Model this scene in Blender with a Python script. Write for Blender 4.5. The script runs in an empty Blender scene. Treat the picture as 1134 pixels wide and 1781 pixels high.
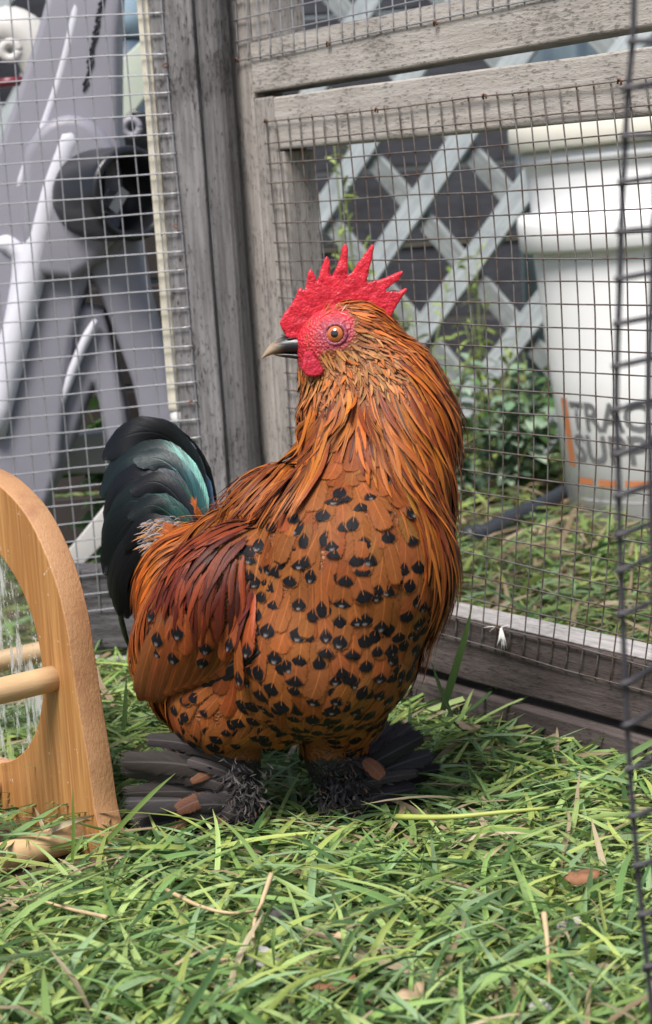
import bpy, bmesh, math, random
import numpy as np
from mathutils import Vector, Matrix, noise as mnoise

random.seed(7)
rng = np.random.default_rng(7)
S = bpy.context.scene
C = S.collection

# ------------------------------------------------------------------ camera
H = 0.335                                   # eye height over the lawn (m)
F, PIT, ROL = 3402.58, 0.165400, 0.066205   # focal length in photo pixels, pitch down, roll
cp, sp, cr, sr = math.cos(PIT), math.sin(PIT), math.cos(ROL), math.sin(ROL)
RIGHT = np.array([cr, -sr * sp, -sr * cp])
UP = np.array([sr, cr * sp, cr * cp])
FWD = np.array([0, cp, -sp])
CAM = np.array([0, 0, H])
PX = 1.0 / F
cd = bpy.data.cameras.new('camera')
cam = bpy.data.objects.new('camera', cd)
C.objects.link(cam)
cd.sensor_fit = 'VERTICAL'
cd.sensor_height = 24.0
cd.lens = F / 1781 * 24.0
cd.clip_start, cd.clip_end = 0.02, 200
cd.dof.use_dof = True
cd.dof.focus_distance = 0.985
cd.dof.aperture_fstop = 11.5
cam.matrix_world = Matrix(((RIGHT[0], UP[0], -FWD[0], 0), (RIGHT[1], UP[1], -FWD[1], 0),
                           (RIGHT[2], UP[2], -FWD[2], H), (0, 0, 0, 1)))
S.camera = cam

# ------------------------------------------------------------------ sky, sun, exposure
SUN_EL, SUN_AZ = math.radians(58), math.radians(205)     # azimuth clockwise from +Y: behind the camera, a little left
w = bpy.data.worlds.new('World')
S.world = w
w.use_nodes = True
wn = w.node_tree
bg = wn.nodes['Background']
sky = wn.nodes.new('ShaderNodeTexSky')
sky.sky_type = 'NISHITA'
sky.sun_disc = False
sky.sun_elevation = SUN_EL
sky.sun_rotation = SUN_AZ
sky.air_density, sky.dust_density, sky.ozone_density = 1.0, 3.0, 1.0
wn.links.new(sky.outputs[0], bg.inputs[0])
bg.inputs[1].default_value = 0.085
sl = bpy.data.lights.new('sun', 'SUN')
sl.energy = 3.3
sl.angle = math.radians(24)
sl.color = (1.0, 0.95, 0.88)
so = bpy.data.objects.new('sun', sl)
C.objects.link(so)
sd = Vector((math.sin(SUN_AZ) * math.cos(SUN_EL), math.cos(SUN_AZ) * math.cos(SUN_EL), math.sin(SUN_EL)))
so.rotation_euler = sd.to_track_quat('Z', 'Y').to_euler()
so.location = sd * 5
S.view_settings.view_transform = 'Standard'
S.view_settings.look = 'None'
S.view_settings.gamma = 1
S.view_settings.use_curve_mapping = False
S.view_settings.exposure = 0.82
S.cycles.max_bounces = 6
S.cycles.transparent_max_bounces = 12


def ray(px, py):
    return RIGHT * ((px - 567) / F) - UP * ((py - 890.5) / F) + FWD


def W(px, py, y):
    "point of the place seen along a direction, at distance y in front of the camera"
    d = ray(px, py)
    return CAM + d * (y / d[1])


def G(px, py, z=0.0):
    d = ray(px, py)
    return CAM + d * ((z - H) / d[2])


def proj(P):
    d = np.asarray(P) - CAM
    k = d @ FWD
    return np.stack([567 + F * (d @ RIGHT) / k, 890.5 - F * (d @ UP) / k], -1)


# ------------------------------------------------------------------ object helpers
def tag(o, label=None, cat=None, group=None, kind=None):
    for k, v in (('label', label), ('category', cat), ('group', group), ('kind', kind)):
        if v:
            o[k] = v
    return o


def empty(name, loc, label, cat, rz=0.0, group=None):
    o = bpy.data.objects.new(name, None)
    C.objects.link(o)
    o.location = [float(c) for c in loc]
    o.rotation_euler = (0, 0, rz)
    o.empty_display_size = 0.02
    return tag(o, label, cat, group)


def link(name, me, mat, parent=None, smooth=True):
    if mat is not None:
        me.materials.append(mat)
    if smooth:
        me.shade_smooth()
    o = bpy.data.objects.new(name, me)
    C.objects.link(o)
    if parent is not None:
        o.parent = parent
    return o


def mesh(name, V, Fc, mat, parent=None, smooth=True, rel=None):
    V = np.asarray(V, float)
    if rel is not None:
        V = V - np.asarray(rel)
    me = bpy.data.meshes.new(name)
    me.from_pydata([tuple(v) for v in V.tolist()], [], [tuple(int(i) for i in f) for f in Fc])
    me.update()
    return link(name, me, mat, parent, smooth)


def bm_obj(name, bm, mat, parent=None, smooth=False):
    me = bpy.data.meshes.new(name)
    bm.normal_update()
    bm.to_mesh(me)
    bm.free()
    return link(name, me, mat, parent, smooth)


def box(name, x0, x1, y0, y1, z0, z1, mat, parent=None, bev=0.0012, shear=0.0, cuts=0, wob=0.0):
    "bevelled board; shear lifts the x1 end by that much"
    bm = bmesh.new()
    r = bmesh.ops.create_cube(bm, size=1)
    for v in bm.verts:
        t = v.co.x + .5
        v.co = Vector((x0 + (x1 - x0) * t, y0 + (y1 - y0) * (v.co.y + .5), z0 + (z1 - z0) * (v.co.z + .5) + shear * t))
    if cuts:
        ax = max(range(3), key=lambda k: (x1 - x0, y1 - y0, z1 - z0)[k])
        es = [e for e in bm.edges if abs((e.verts[0].co - e.verts[1].co)[ax]) > 0.6 * (x1 - x0, y1 - y0, z1 - z0)[ax]]
        bmesh.ops.subdivide_edges(bm, edges=es, cuts=cuts)
    if bev:
        es = [e for e in bm.edges if e.calc_face_angle(0) > 0.6]
        bmesh.ops.bevel(bm, geom=es, offset=bev, segments=2, affect='EDGES', profile=.5)
    if wob:
        for v in bm.verts:
            n = mnoise.noise_vector(v.co * 22 + Vector((x0 * 90, z0 * 70, 3)))
            v.co += n * wob
    return bm_obj(name, bm, mat, parent)


def tube(name, pts, r, mat, parent=None, n=6, rel=None, caps=True, rad=None):
    P = np.asarray(pts, float)
    if rel is not None:
        P = P - np.asarray(rel)
    T = np.gradient(P, axis=0)
    T /= np.linalg.norm(T, axis=1)[:, None] + 1e-12
    ref = np.array([0.31, .2, .93]) if abs(T[:, 2]).mean() < .8 else np.array([.93, .3, .1])
    A = np.cross(T, ref)
    A /= np.linalg.norm(A, axis=1)[:, None]
    B = np.cross(T, A)
    rr = np.full(len(P), r) if rad is None else np.asarray(rad)
    th = np.arange(n) * 2 * math.pi / n
    V = P[:, None] + rr[:, None, None] * (np.cos(th)[None, :, None] * A[:, None] + np.sin(th)[None, :, None] * B[:, None])
    V = V.reshape(-1, 3)
    Fc = []
    for i in range(len(P) - 1):
        for j in range(n):
            k = (j + 1) % n
            Fc.append((i * n + j, i * n + k, (i + 1) * n + k, (i + 1) * n + j))
    if caps:
        Fc.append(tuple(range(n))[::-1])
        Fc.append(tuple((len(P) - 1) * n + j for j in range(n)))
    return mesh(name, V, Fc, mat, parent)


def lathe(name, prof, mat, parent=None, n=64, M=None):
    V, Fc = [], []
    m = len(prof)
    for i in range(n):
        a = 2 * math.pi * i / n
        for r, z in prof:
            V.append((r * math.cos(a), r * math.sin(a), z))
    for i in range(n):
        for j in range(m - 1):
            k = (i + 1) % n
            Fc.append((i * m + j, k * m + j, k * m + j + 1, i * m + j + 1))
    V = np.array(V)
    if M is not None:
        V = V @ np.array(M.to_3x3()).T + np.array(M.translation)
    return mesh(name, V, Fc, mat, parent)


def bez(P, n):
    "Catmull-Rom through control points"
    P = np.asarray(P, float)
    Q = np.vstack([2 * P[0] - P[1], P, 2 * P[-1] - P[-2]])
    out = []
    k = len(P) - 1
    for t in np.linspace(0, k, n):
        i = min(int(t), k - 1)
        f = t - i
        a, b, c, d = Q[i], Q[i + 1], Q[i + 2], Q[i + 3]
        out.append(.5 * (2 * b + (c - a) * f + (2 * a - 5 * b + 4 * c - d) * f * f + (3 * b - a - 3 * c + d) * f ** 3))
    return np.array(out)


# ------------------------------------------------------------------ shader helpers
class X:
    "a socket with arithmetic"
    nt = None

    def __init__(s, k): s.k = k

    @staticmethod
    def m(op, *a):
        n = X.nt.nodes.new('ShaderNodeMath')
        n.operation = op
        for i, v in enumerate(a):
            if isinstance(v, X): X.nt.links.new(v.k, n.inputs[i])
            else: n.inputs[i].default_value = v
        return X(n.outputs[0])

    def __add__(s, o): return X.m('ADD', s, o)
    __radd__ = __add__
    def __sub__(s, o): return X.m('SUBTRACT', s, o)
    def __rsub__(s, o): return X.m('SUBTRACT', o, s)
    def __mul__(s, o): return X.m('MULTIPLY', s, o)
    __rmul__ = __mul__
    def __truediv__(s, o): return X.m('DIVIDE', s, o)
    def __gt__(s, o): return X.m('GREATER_THAN', s, o)
    def __lt__(s, o): return X.m('LESS_THAN', s, o)
    def abs(s): return X.m('ABSOLUTE', s)
    def min(s, o): return X.m('MINIMUM', s, o)
    def max(s, o): return X.m('MAXIMUM', s, o)


def sstep(a, b, x):
    n = X.nt.nodes.new('ShaderNodeMapRange')
    n.interpolation_type = 'SMOOTHSTEP'
    for i, v in ((0, x), (1, a), (2, b)):
        if isinstance(v, X): X.nt.links.new(v.k, n.inputs[i])
        else: n.inputs[i].default_value = v
    return X(n.outputs[0])


def vec(a, b, c):
    n = X.nt.nodes.new('ShaderNodeCombineXYZ')
    for i, v in enumerate((a, b, c)):
        if isinstance(v, X): X.nt.links.new(v.k, n.inputs[i])
        else: n.inputs[i].default_value = v
    return X(n.outputs[0])


def sep(v):
    n = X.nt.nodes.new('ShaderNodeSeparateXYZ')
    X.nt.links.new(v.k, n.inputs[0])
    return [X(o) for o in n.outputs]


def noise(v, scale, detail=3, rough=.55):
    n = X.nt.nodes.new('ShaderNodeTexNoise')
    n.inputs['Scale'].default_value = scale
    n.inputs['Detail'].default_value = detail
    n.inputs['Roughness'].default_value = rough
    X.nt.links.new(v.k, n.inputs['Vector'])
    return X(n.outputs['Fac'])


def voro(v, scale):
    n = X.nt.nodes.new('ShaderNodeTexVoronoi')
    n.inputs['Scale'].default_value = scale
    X.nt.links.new(v.k, n.inputs['Vector'])
    return X(n.outputs['Distance'])


def mix(f, a, b, mode='MIX'):
    n = X.nt.nodes.new('ShaderNodeMix')
    n.data_type = 'RGBA'
    n.blend_type = mode
    for i, v in ((0, f), (6, a), (7, b)):
        if isinstance(v, X): X.nt.links.new(v.k, n.inputs[i])
        elif i == 0: n.inputs[i].default_value = v
        else: n.inputs[i].default_value = (*v, 1) if len(v) == 3 else v
    return X(n.outputs[2])


def scale_col(c, f):
    n = X.nt.nodes.new('ShaderNodeVectorMath')
    n.operation = 'SCALE'
    X.nt.links.new(c.k, n.inputs[0])
    if isinstance(f, X): X.nt.links.new(f.k, n.inputs['Scale'])
    else: n.inputs['Scale'].default_value = f
    return X(n.outputs[0])


def coords(kind='Object'):
    n = X.nt.nodes.new('ShaderNodeTexCoord')
    return X(n.outputs[kind])


def stretch(v, sx, sy, sz):
    n = X.nt.nodes.new('ShaderNodeMapping')
    n.inputs['Scale'].default_value = (sx, sy, sz)
    X.nt.links.new(v.k, n.inputs[0])
    return X(n.outputs[0])


def attr(name, out='Color'):
    n = X.nt.nodes.new('ShaderNodeAttribute')
    n.attribute_name = name
    return X(n.outputs[out])


def newmat(name):
    m = bpy.data.materials.new(name)
    m.use_nodes = True
    X.nt = m.node_tree
    return m, m.node_tree.nodes['Principled BSDF']


def put(b, key, v):
    if isinstance(v, X): X.nt.links.new(v.k, b.inputs[key])
    elif isinstance(v, tuple) and len(v) == 3: b.inputs[key].default_value = (*v, 1)
    else: b.inputs[key].default_value = v


def bump(b, h, strength=.3, dist=.001):
    n = X.nt.nodes.new('ShaderNodeBump')
    n.inputs['Strength'].default_value = strength
    n.inputs['Distance'].default_value = dist
    X.nt.links.new(h.k, n.inputs['Height'])
    X.nt.links.new(n.outputs[0], b.inputs['Normal'])


def plain(name, col, rough=.5, metal=0.0, var=.15, sc=40, spec=.5, bmp=.0):
    m, b = newmat(name)
    n = noise(coords(), sc, 4)
    put(b, 'Base Color', mix(n, tuple(c * (1 - var) for c in col), tuple(min(1, c * (1 + var)) for c in col)))
    put(b, 'Roughness', rough)
    put(b, 'Metallic', metal)
    put(b, 'Specular IOR Level', spec)
    if bmp: bump(b, n, bmp, .002)
    return m


def wood(name, light, dark, axis, speck=.5, dirt=.4, soil=(.03, .026, .024)):
    "painted, weathered board: grain along axis, dark pitting and stains"
    m, b = newmat(name)
    co = coords()
    s = [1.0, 1.0, 1.0]
    s['xyz'.index(axis)] = .06
    g = noise(stretch(co, *s), 260, 5, .65)
    s['xyz'.index(axis)] = .28
    pit = noise(stretch(co, *s), 620, 4, .72)
    big = noise(co, 21, 4, .6)
    c = mix(sstep(.35, .68, g), dark, light)
    c = mix(sstep(.54, .66, pit + (big - .5) * .45) * speck, c, soil)
    c = mix(sstep(.48, .75, big) * dirt, c, tuple(d * .6 for d in dark))
    put(b, 'Base Color', c)
    put(b, 'Roughness', .78)
    put(b, 'Specular IOR Level', .25)
    bump(b, g * .5 + pit, .55, .0012)
    return m


M = {}
M['wood_pale'] = wood('weathered_pale_wood', (.41, .385, .36), (.32, .295, .27), 'x', .6, .3)
M['wood_pale_v'] = wood('weathered_pale_wood_upright', (.34, .315, .295), (.25, .23, .215), 'z', .65, .4)
M['wood_grey_v'] = wood('weathered_grey_wood_upright', (.22, .215, .225), (.12, .115, .118), 'z', .95, .6)
M['wood_soil_shade'] = wood('soiled_shaded_wood', (.115, .095, .092), (.065, .052, .05), 'x', .7, .5)  # soil splash, plus the shade on the low boards put into the colour
M['wood_soil_shade_grey'] = wood('grimy_shaded_grey_wood', (.12, .115, .125), (.05, .047, .052), 'x', .9, .6)  # grime, with the dimness of the low boards also in the base colour
M['wood_ledge_lit'] = wood('sky_lit_ledge_wood', (.5, .48, .47), (.34, .32, .31), 'x', .35, .25)  # sky light on up-facing ledges, painted as a paler wood
M['cream'] = wood('cream_lath', (.56, .53, .44), (.44, .41, .34), 'z', .25, .2, (.2, .18, .14))
M['lattice'] = wood('blue_grey_lattice', (.42, .465, .485), (.30, .335, .36), 'x', .35, .5, (.13, .15, .16))
M['lattice_back_shaded'] = wood('shaded_grey_lattice', (.27, .30, .305), (.17, .19, .195), 'x', .5, .7, (.08, .085, .08))  # shaded copy of the lattice wood: back slats' shadow put into the colour
M['galv'] = plain('galvanised_wire', (.42, .42, .45), .42, .75, .25, 300)


def rusty(name, base, rust, amt):
    m, b = newmat(name)
    co = coords()
    n = noise(co, 55, 4, .7)
    f = sstep(.5 - amt * .25, .62, n)
    put(b, 'Base Color', mix(f, base, rust))
    put(b, 'Metallic', .55 * (1 - f))
    put(b, 'Roughness', .55)
    return m


M['wire_old'] = rusty('aged_wire', (.21, .205, .205), (.075, .048, .036), .7)
M['wire_dark'] = plain('dark_coated_wire', (.035, .034, .042), .5, .0, .2, 200)
M['rust'] = plain('rusty_staple', (.13, .055, .03), .8, 0, .4, 400)

# ------------------------------------------------------------------ ground, lawn
def ground_mat():
    m, b = newmat('soil_and_thatch')
    co = coords()
    n = noise(co, 60, 6, .7)
    n2 = noise(co, 9, 3)
    c = mix(n, (.035, .027, .016), (.13, .1, .055))
    c = mix(sstep(.4, .7, n2) * .6, c, (.05, .075, .025))
    put(b, 'Base Color', c)
    put(b, 'Roughness', .95)
    bump(b, n, .8, .006)
    return m


bm = bmesh.new()
bmesh.ops.create_grid(bm, x_segments=60, y_segments=60, size=30)
for v in bm.verts:
    if abs(v.co.x) < 4 and abs(v.co.y) < 4: pass
ground = bm_obj('ground', bm, ground_mat())
tag(ground, kind='structure')


def grass_mat():
    m, b = newmat('grass_blade')
    c = attr('gcol')
    uvn = X.nt.nodes.new('ShaderNodeUVMap')
    u, v, _ = sep(X(uvn.outputs[0]))
    r = attr('grnd', 'Fac')
    vein = noise(vec(u * 9, v * 1.2, r * 60), 1.0, 3)
    c = scale_col(c, .62 + vein * .75)
    c = mix(sstep(.82, 1.0, v + (vein - .5) * .3) * .6, c, (.22, .17, .07))
    put(b, 'Base Color', c)
    put(b, 'Roughness', .45)
    put(b, 'Specular IOR Level', .3)
    t = X.nt.nodes.new('ShaderNodeBsdfTranslucent')
    X.nt.links.new(c.k, t.inputs[0])
    ms = X.nt.nodes.new('ShaderNodeMixShader')
    ms.inputs[0].default_value = .28
    X.nt.links.new(b.outputs[0], ms.inputs[1])
    X.nt.links.new(t.outputs[0], ms.inputs[2])
    X.nt.links.new(ms.outputs[0], X.nt.nodes['Material Output'].inputs[0])
    bump(b, X.m('SINE', u * 40.0) * .5 + vein, .25, .0006)
    return m


M['grass'] = grass_mat()


def ribbons(name, Pc, Wd, col, rnd, mat, fold=.25, parent=None, nrm=None):
    """many ribbons as one mesh. Pc (n,k,3) centre lines, Wd (n,k) half widths"""
    n, k, _ = Pc.shape
    T = np.gradient(Pc, axis=1)
    T /= np.linalg.norm(T, axis=2)[..., None] + 1e-9
    if nrm is None:
        nrm = np.zeros_like(T)
        nrm[..., 2] = 1
        nrm = nrm + rng.normal(0, .45, (n, 1, 3))
    B = np.cross(T, nrm)
    B /= np.linalg.norm(B, axis=2)[..., None] + 1e-9
    N = np.cross(B, T)
    V = np.stack([Pc - B * Wd[..., None] + N * (Wd * fold)[..., None], Pc, Pc + B * Wd[..., None] + N * (Wd * fold)[..., None]], 2)
    V = V.reshape(-1, 3)
    idx = np.arange(n * k * 3).reshape(n, k, 3)
    q = np.stack([idx[:, :-1, :-1], idx[:, :-1, 1:], idx[:, 1:, 1:], idx[:, 1:, :-1]], -1).reshape(-1, 4)
    me = bpy.data.meshes.new(name)
    me.vertices.add(len(V))
    me.vertices.foreach_set('co', V.astype(np.float32).ravel())
    me.loops.add(q.size)
    me.loops.foreach_set('vertex_index', q.astype(np.int32).ravel())
    me.polygons.add(len(q))
    me.polygons.foreach_set('loop_start', np.arange(len(q), dtype=np.int32) * 4)
    me.polygons.foreach_set('loop_total', np.full(len(q), 4, dtype=np.int32))
    me.update(calc_edges=True)
    uvv = np.zeros((n, k, 3, 2), np.float32)
    uvv[..., 0] = np.array([0, .5, 1])[None, None]
    uvv[..., 1] = np.linspace(0, 1, k)[None, :, None]
    uvv = uvv.reshape(-1, 2)
    uvl = me.uv_layers.new(name='UVMap')
    uvl.data.foreach_set('uv', uvv[q.ravel()].ravel())
    a = me.attributes.new('gcol', 'FLOAT_COLOR', 'POINT')
    cc = np.ones((n, k * 3, 4), np.float32)
    cc[..., :3] = col[:, None]
    a.data.foreach_set('color', cc.ravel())
    a = me.attributes.new('grnd', 'FLOAT', 'POINT')
    a.data.foreach_set('value', np.repeat(rnd, k * 3).astype(np.float32))
    return link(name, me, mat, parent)


PAL = np.array([[.15, .265, .085], [.21, .33, .10], [.31, .42, .15], [.07, .14, .048], [.33, .41, .115], [.23, .35, .175]])
STRAW = np.array([[.42, .33, .20], [.33, .25, .16], [.48, .40, .27]])


def blades(n, xr, yr, keep, length, width, rise, straw=.12, k=7, zmax=.015):
    x = rng.uniform(*xr, n)
    y = rng.uniform(*yr, n)
    ok = keep(x, y)
    x, y = x[ok], y[ok]
    n = len(x)
    L = rng.uniform(*length, n)
    az = rng.uniform(0, 2 * math.pi, n)
    az = np.where(rng.random(n) < .45, rng.normal(0.15, .7, n) + math.pi * (rng.random(n) < .5), az)
    curl = rng.normal(0, .5, n)
    el0 = np.radians(rng.uniform(*rise, n))
    el1 = el0 - np.radians(rng.uniform(20, 85, n))
    st = rng.random(n) < straw
    P = np.zeros((n, k, 3))
    P[:, 0] = np.stack([x, y, rng.uniform(-.002, .012, n)], 1)
    for i in range(1, k):
        t = i / (k - 1)
        el = el0 + (el1 - el0) * t
        a = az + curl * t
        P[:, i] = P[:, i - 1] + (L / (k - 1))[:, None] * np.stack([np.cos(a) * np.cos(el), np.sin(a) * np.cos(el), np.sin(el)], 1)
        P[:, i, 2] = np.maximum(P[:, i, 2], .004 + .010 * rng.random(n))
    zm = (zmax + np.clip(.93 - y, 0, .2) * .10)[:, None]
    P[..., 2] = np.where(P[..., 2] > zm, zm + (P[..., 2] - zm) * .45, P[..., 2])
    t = np.linspace(0, 1, k)
    prof = np.interp(t, [0, .15, .55, .85, 1], [.7, 1, .92, .5, .04])
    Wd = rng.uniform(*width, n)[:, None] * prof[None]
    col = PAL[rng.integers(0, len(PAL), n)] * rng.uniform(.75, 1.25, n)[:, None]
    col[st] = STRAW[rng.integers(0, 3, st.sum())] * rng.uniform(.6, 1.15, st.sum())[:, None]
    return P, Wd, col, rng.random(n)


# panel frames (from measured vanishing directions): origin of mesh corner, yaw, height of mesh top
RX, RY, RZ, RT = -.01988813, 1.28453491, .0416218543 + H, .957365613
LX, LY, LZ, LT = -.0861134632, 1.32431513, .116285102 + H, .374505703


def side_R(x, y):   # metres in front of the right panel (towards the camera)
    return -((x - RX) * math.sin(RT) + (y - RY) * math.cos(RT))


def side_L(x, y):
    return -((x - LX) * math.sin(LT) + (y - LY) * math.cos(LT))


def inside(x, y):
    return (side_R(x, y) > .012) & (side_L(x, y) > .02)


def outside(x, y):
    hx, hy = G(890, 925)[:2]
    ax_, ay_ = G(960, 893)[:2]
    vx, vy = ax_ - hx, ay_ - hy
    t = ((x - hx) * vx + (y - hy) * vy) / (vx * vx + vy * vy)
    dd = (x - hx) * vy - (y - hy) * vx
    dd = dd / math.hypot(vx, vy)
    near_hose = (t > -1.8) & (t < 2.5) & (np.abs(dd) < .085)
    near_hose |= (x - W(1214, 900, 1.885)[0]) ** 2 + (y - 1.885) ** 2 < .2 ** 2
    return ((side_R(x, y) < -.03) | (side_L(x, y) < -.035)) & (~near_hose | (rng.random(len(x)) < .16))


# stand footprint: its board runs away from its near corner
SB = G(191, 1503, 0.0)          # near bottom corner of the bamboo board
SA = math.radians(180 - 52)     # direction of the board along the ground
sdir = np.array([math.cos(SA), math.sin(SA)])
snor = np.array([-sdir[1], sdir[0]])
if snor[0] > 0: snor = -snor


def off_board(x, y):
    s = (x - SB[0]) * sdir[0] + (y - SB[1]) * sdir[1]
    d = (x - SB[0]) * snor[0] + (y - SB[1]) * snor[1]
    return ~((s > -.004) & (s < .26) & (d < .004) & (d > -.02))


FEET = [G(425, 1462), G(600, 1448)]


def near_keep(x, y):
    ok = inside(x, y) & off_board(x, y) & (y > .6)
    s_ = (x - SB[0]) * sdir[0] + (y - SB[1]) * sdir[1]
    d_ = (x - SB[0]) * snor[0] + (y - SB[1]) * snor[1]
    ok &= ~((s_ > -.05) & (s_ < .2) & (d_ > 0) & (d_ < .15)) | (rng.random(len(x)) < .10)
    fx, fy = FEET[0][0] - .024, FEET[0][1] + .004
    ok &= (((x - fx) / .046) ** 2 + ((y - fy) / .030) ** 2 > 1) | (rng.random(len(x)) < .12)
    fx, fy = FEET[1][0] + .024, FEET[1][1] + .012
    ok &= (((x - fx) / .040) ** 2 + ((y - fy) / .030) ** 2 > 1) | (rng.random(len(x)) < .15)
    return ok


parts = []
parts.append(blades(30000, (-.34, .40), (.58, 1.4), near_keep, (.025, .065), (.0008, .0019), (8, 75), .09))
parts.append(blades(9000, (-.30, .34), (.58, 1.35), near_keep, (.02, .05), (.0005, .0012), (0, 40), .55))
parts.append(blades(3500, (-.30, .34), (.58, 1.3), near_keep, (.04, .10), (.0010, .0020), (5, 60), .04, 7, .018))
parts.append(blades(8000, (-1.0, 1.0), (.2, 1.6), lambda x, y: near_keep(x, y) & ((abs(x) > .3) | (y < .6)), (.04, .09), (.0010, .0022), (5, 50), .15))
def cat(ps):
    return [np.concatenate([p[i] for p in ps]) for i in range(4)]
lawn = ribbons('grass', *cat(parts), M['grass'])
tag(lawn, kind='stuff')
parts = [blades(15000, (-1.0, 1.1), (1.1, 2.6), lambda x, y: outside(x, y) & ((x - y * .17) < .5), (.03, .08), (.0011, .0023), (5, 70), .28),
         blades(9000, (0, .6), (1.05, 2.1), lambda x, y: outside(x, y), (.025, .07), (.0010, .0022), (5, 70), .34),
         blades(4000, (-2.2, 2.4), (1.2, 3.4), lambda x, y: outside(x, y), (.04, .10), (.0014, .003), (10, 70), .16, 7, .05)]
lawn2 = ribbons('grass', *cat(parts), M['grass'])
tag(lawn2, kind='stuff')

# ------------------------------------------------------------------ coop panels
PR = empty('wire_fence', (RX, RY, 0), 'pale weathered wooden frame with rusty square wire mesh behind the rooster, bucket seen through it', 'wire fence', -RT)
PU = empty('wire_fence', (RX, RY, 0), 'upper wood framed wire mesh panel cut off by the top right edge of the photo', 'wire fence', -RT)
PL = empty('wire_fence', (LX, LY, 0), 'grey wood framed wire mesh panel on the left with grey plastic stand behind it', 'wire fence', -LT)
zr = lambda v: RZ - v
zl = lambda v: LZ - v
D = .027
BK = .0012     # wood face lies just behind the mesh
box('stile', -.0175, .0036, BK, D, 0.03, zr(-.0165), M['wood_pale_v'], PR, cuts=10, wob=.0005)
box('stile', .0042, .0118, BK + .0006, D, 0.036, zr(.0186), M['wood_pale_v'], PR, cuts=8, wob=.0005)
box('rail', .0042, .62, BK, D, zr(.0176), zr(-.0160), M['wood_pale'], PR, cuts=14, wob=.0006)
box('rail', .0125, .62, BK - .0002, D, zr(.3405), zr(.3035), M['wood_soil_shade'], PR, cuts=14, wob=.0008, shear=-.004)
box('lit_rail_top', .0125, .62, BK + .003, D + .001, zr(.3032), zr(.3022), M['wood_ledge_lit'], PR, bev=.0003, shear=-.004)  # thin pale sheet painting the lit top of the rail
box('base_board', -.02, .62, -.004, D - .004, -.012, zr(.3455), M['wood_soil_shade'], PR, cuts=14, wob=.0008, shear=-.006)
box('stile', .56, .60, BK + .001, D, .04, zr(.018), M['wood_pale_v'], PR, cuts=8, wob=.0005)
# upper panel
box('rail', -.017, .66, BK - .001, D, zr(-.0195), zr(-.0520), M['wood_pale'], PU, cuts=14, wob=.0007, shear=.012)
box('stile', -.017, .008, BK + .001, D, zr(-.0525), zr(-.36), M['wood_pale_v'], PU, cuts=8, wob=.0005)
# corner post between the two
cpost = empty('corner_post', (RX, RY, 0), 'narrow upright post in the corner between the two wire panels', 'post', -RT)
box('post', -.0462, -.0183, BK, D, 0, .80, M['wood_pale_v'], cpost, bev=.002, cuts=12, wob=.0006)
hp = W(350, 300, 1.30)
M['wood_shaded_v'] = wood('shaded_grey_wood_upright', (.15, .145, .15), (.085, .08, .083), 'z', .95, .6)  # post face lies in shade; that darkness is put into the colour
hpost = empty('hinge_post', (hp[0], hp[1], 0), 'grey hinge strip coloured dark for its shade, left of the pale corner post', 'post', -LT - .25)
box('post', 0, .0185, .004, .02, 0, .80, M['wood_shaded_v'], hpost, bev=.004, cuts=12, wob=.0006)

# left panel
box('stile', -.0100, .0212, BK, D, zl(.372), .80, M['wood_grey_v'], PL, cuts=12, wob=.0006)
box('rail', -.42, .0212, BK, D, zl(.4300), zl(.3735), M['wood_soil_shade_grey'], PL, cuts=10, wob=.0008)
box('base_board', -.42, .0212, -.006, D, -.012, zl(.4375), M['wood_soil_shade_grey'], PL, cuts=10, wob=.0008)
box('lit_board_top', -.42, .0212, -.0058, D, zl(.4373), zl(.4365), M['wood_ledge_lit'], PL, bev=.0003)  # pale sheet laid on for the lit top of the base board
lath = empty('wooden_lath', (LX, LY, 0), 'thin cream upright lath with white rounded foot behind the left mesh', 'lath', -LT)
box('stick', -.0190, -.0106, .0022, .010, zl(.262), .80, M['cream'], lath, bev=.0012, cuts=10, wob=.0006)
bm = bmesh.new()
bmesh.ops.create_uvsphere(bm, u_segments=16, v_segments=10, radius=.0058)
for v in bm.verts: v.co = Vector((v.co.x - .0140, v.co.y * .7 + .0062, v.co.z * 1.1 + zl(.2655)))
bm_obj('foot_cap', bm, plain('white_plastic_cap', (.7, .7, .7), .5), lath, True)


def poly2(cf, c, r):
    "measured mesh distortion: c, r in tens of cells"
    return sum(a * f for a, f in zip(cf, (np.ones_like(c), c, r, c * r, r * r, r ** 3, c * r * r)))


RU = [-.003201, .126812, .005248, .003482, -.000339, -.000958, -.002348]
RV = [-.000505, 0, .134429, -.000335, -.011934, .00317, .000771]
LU = [.0005, .1412, .0016, .002, 0, 0, 0]
LV = [-.0019, .0075, .1315, -.0085, -.0016, 0, 0]
WR = .00052


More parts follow.
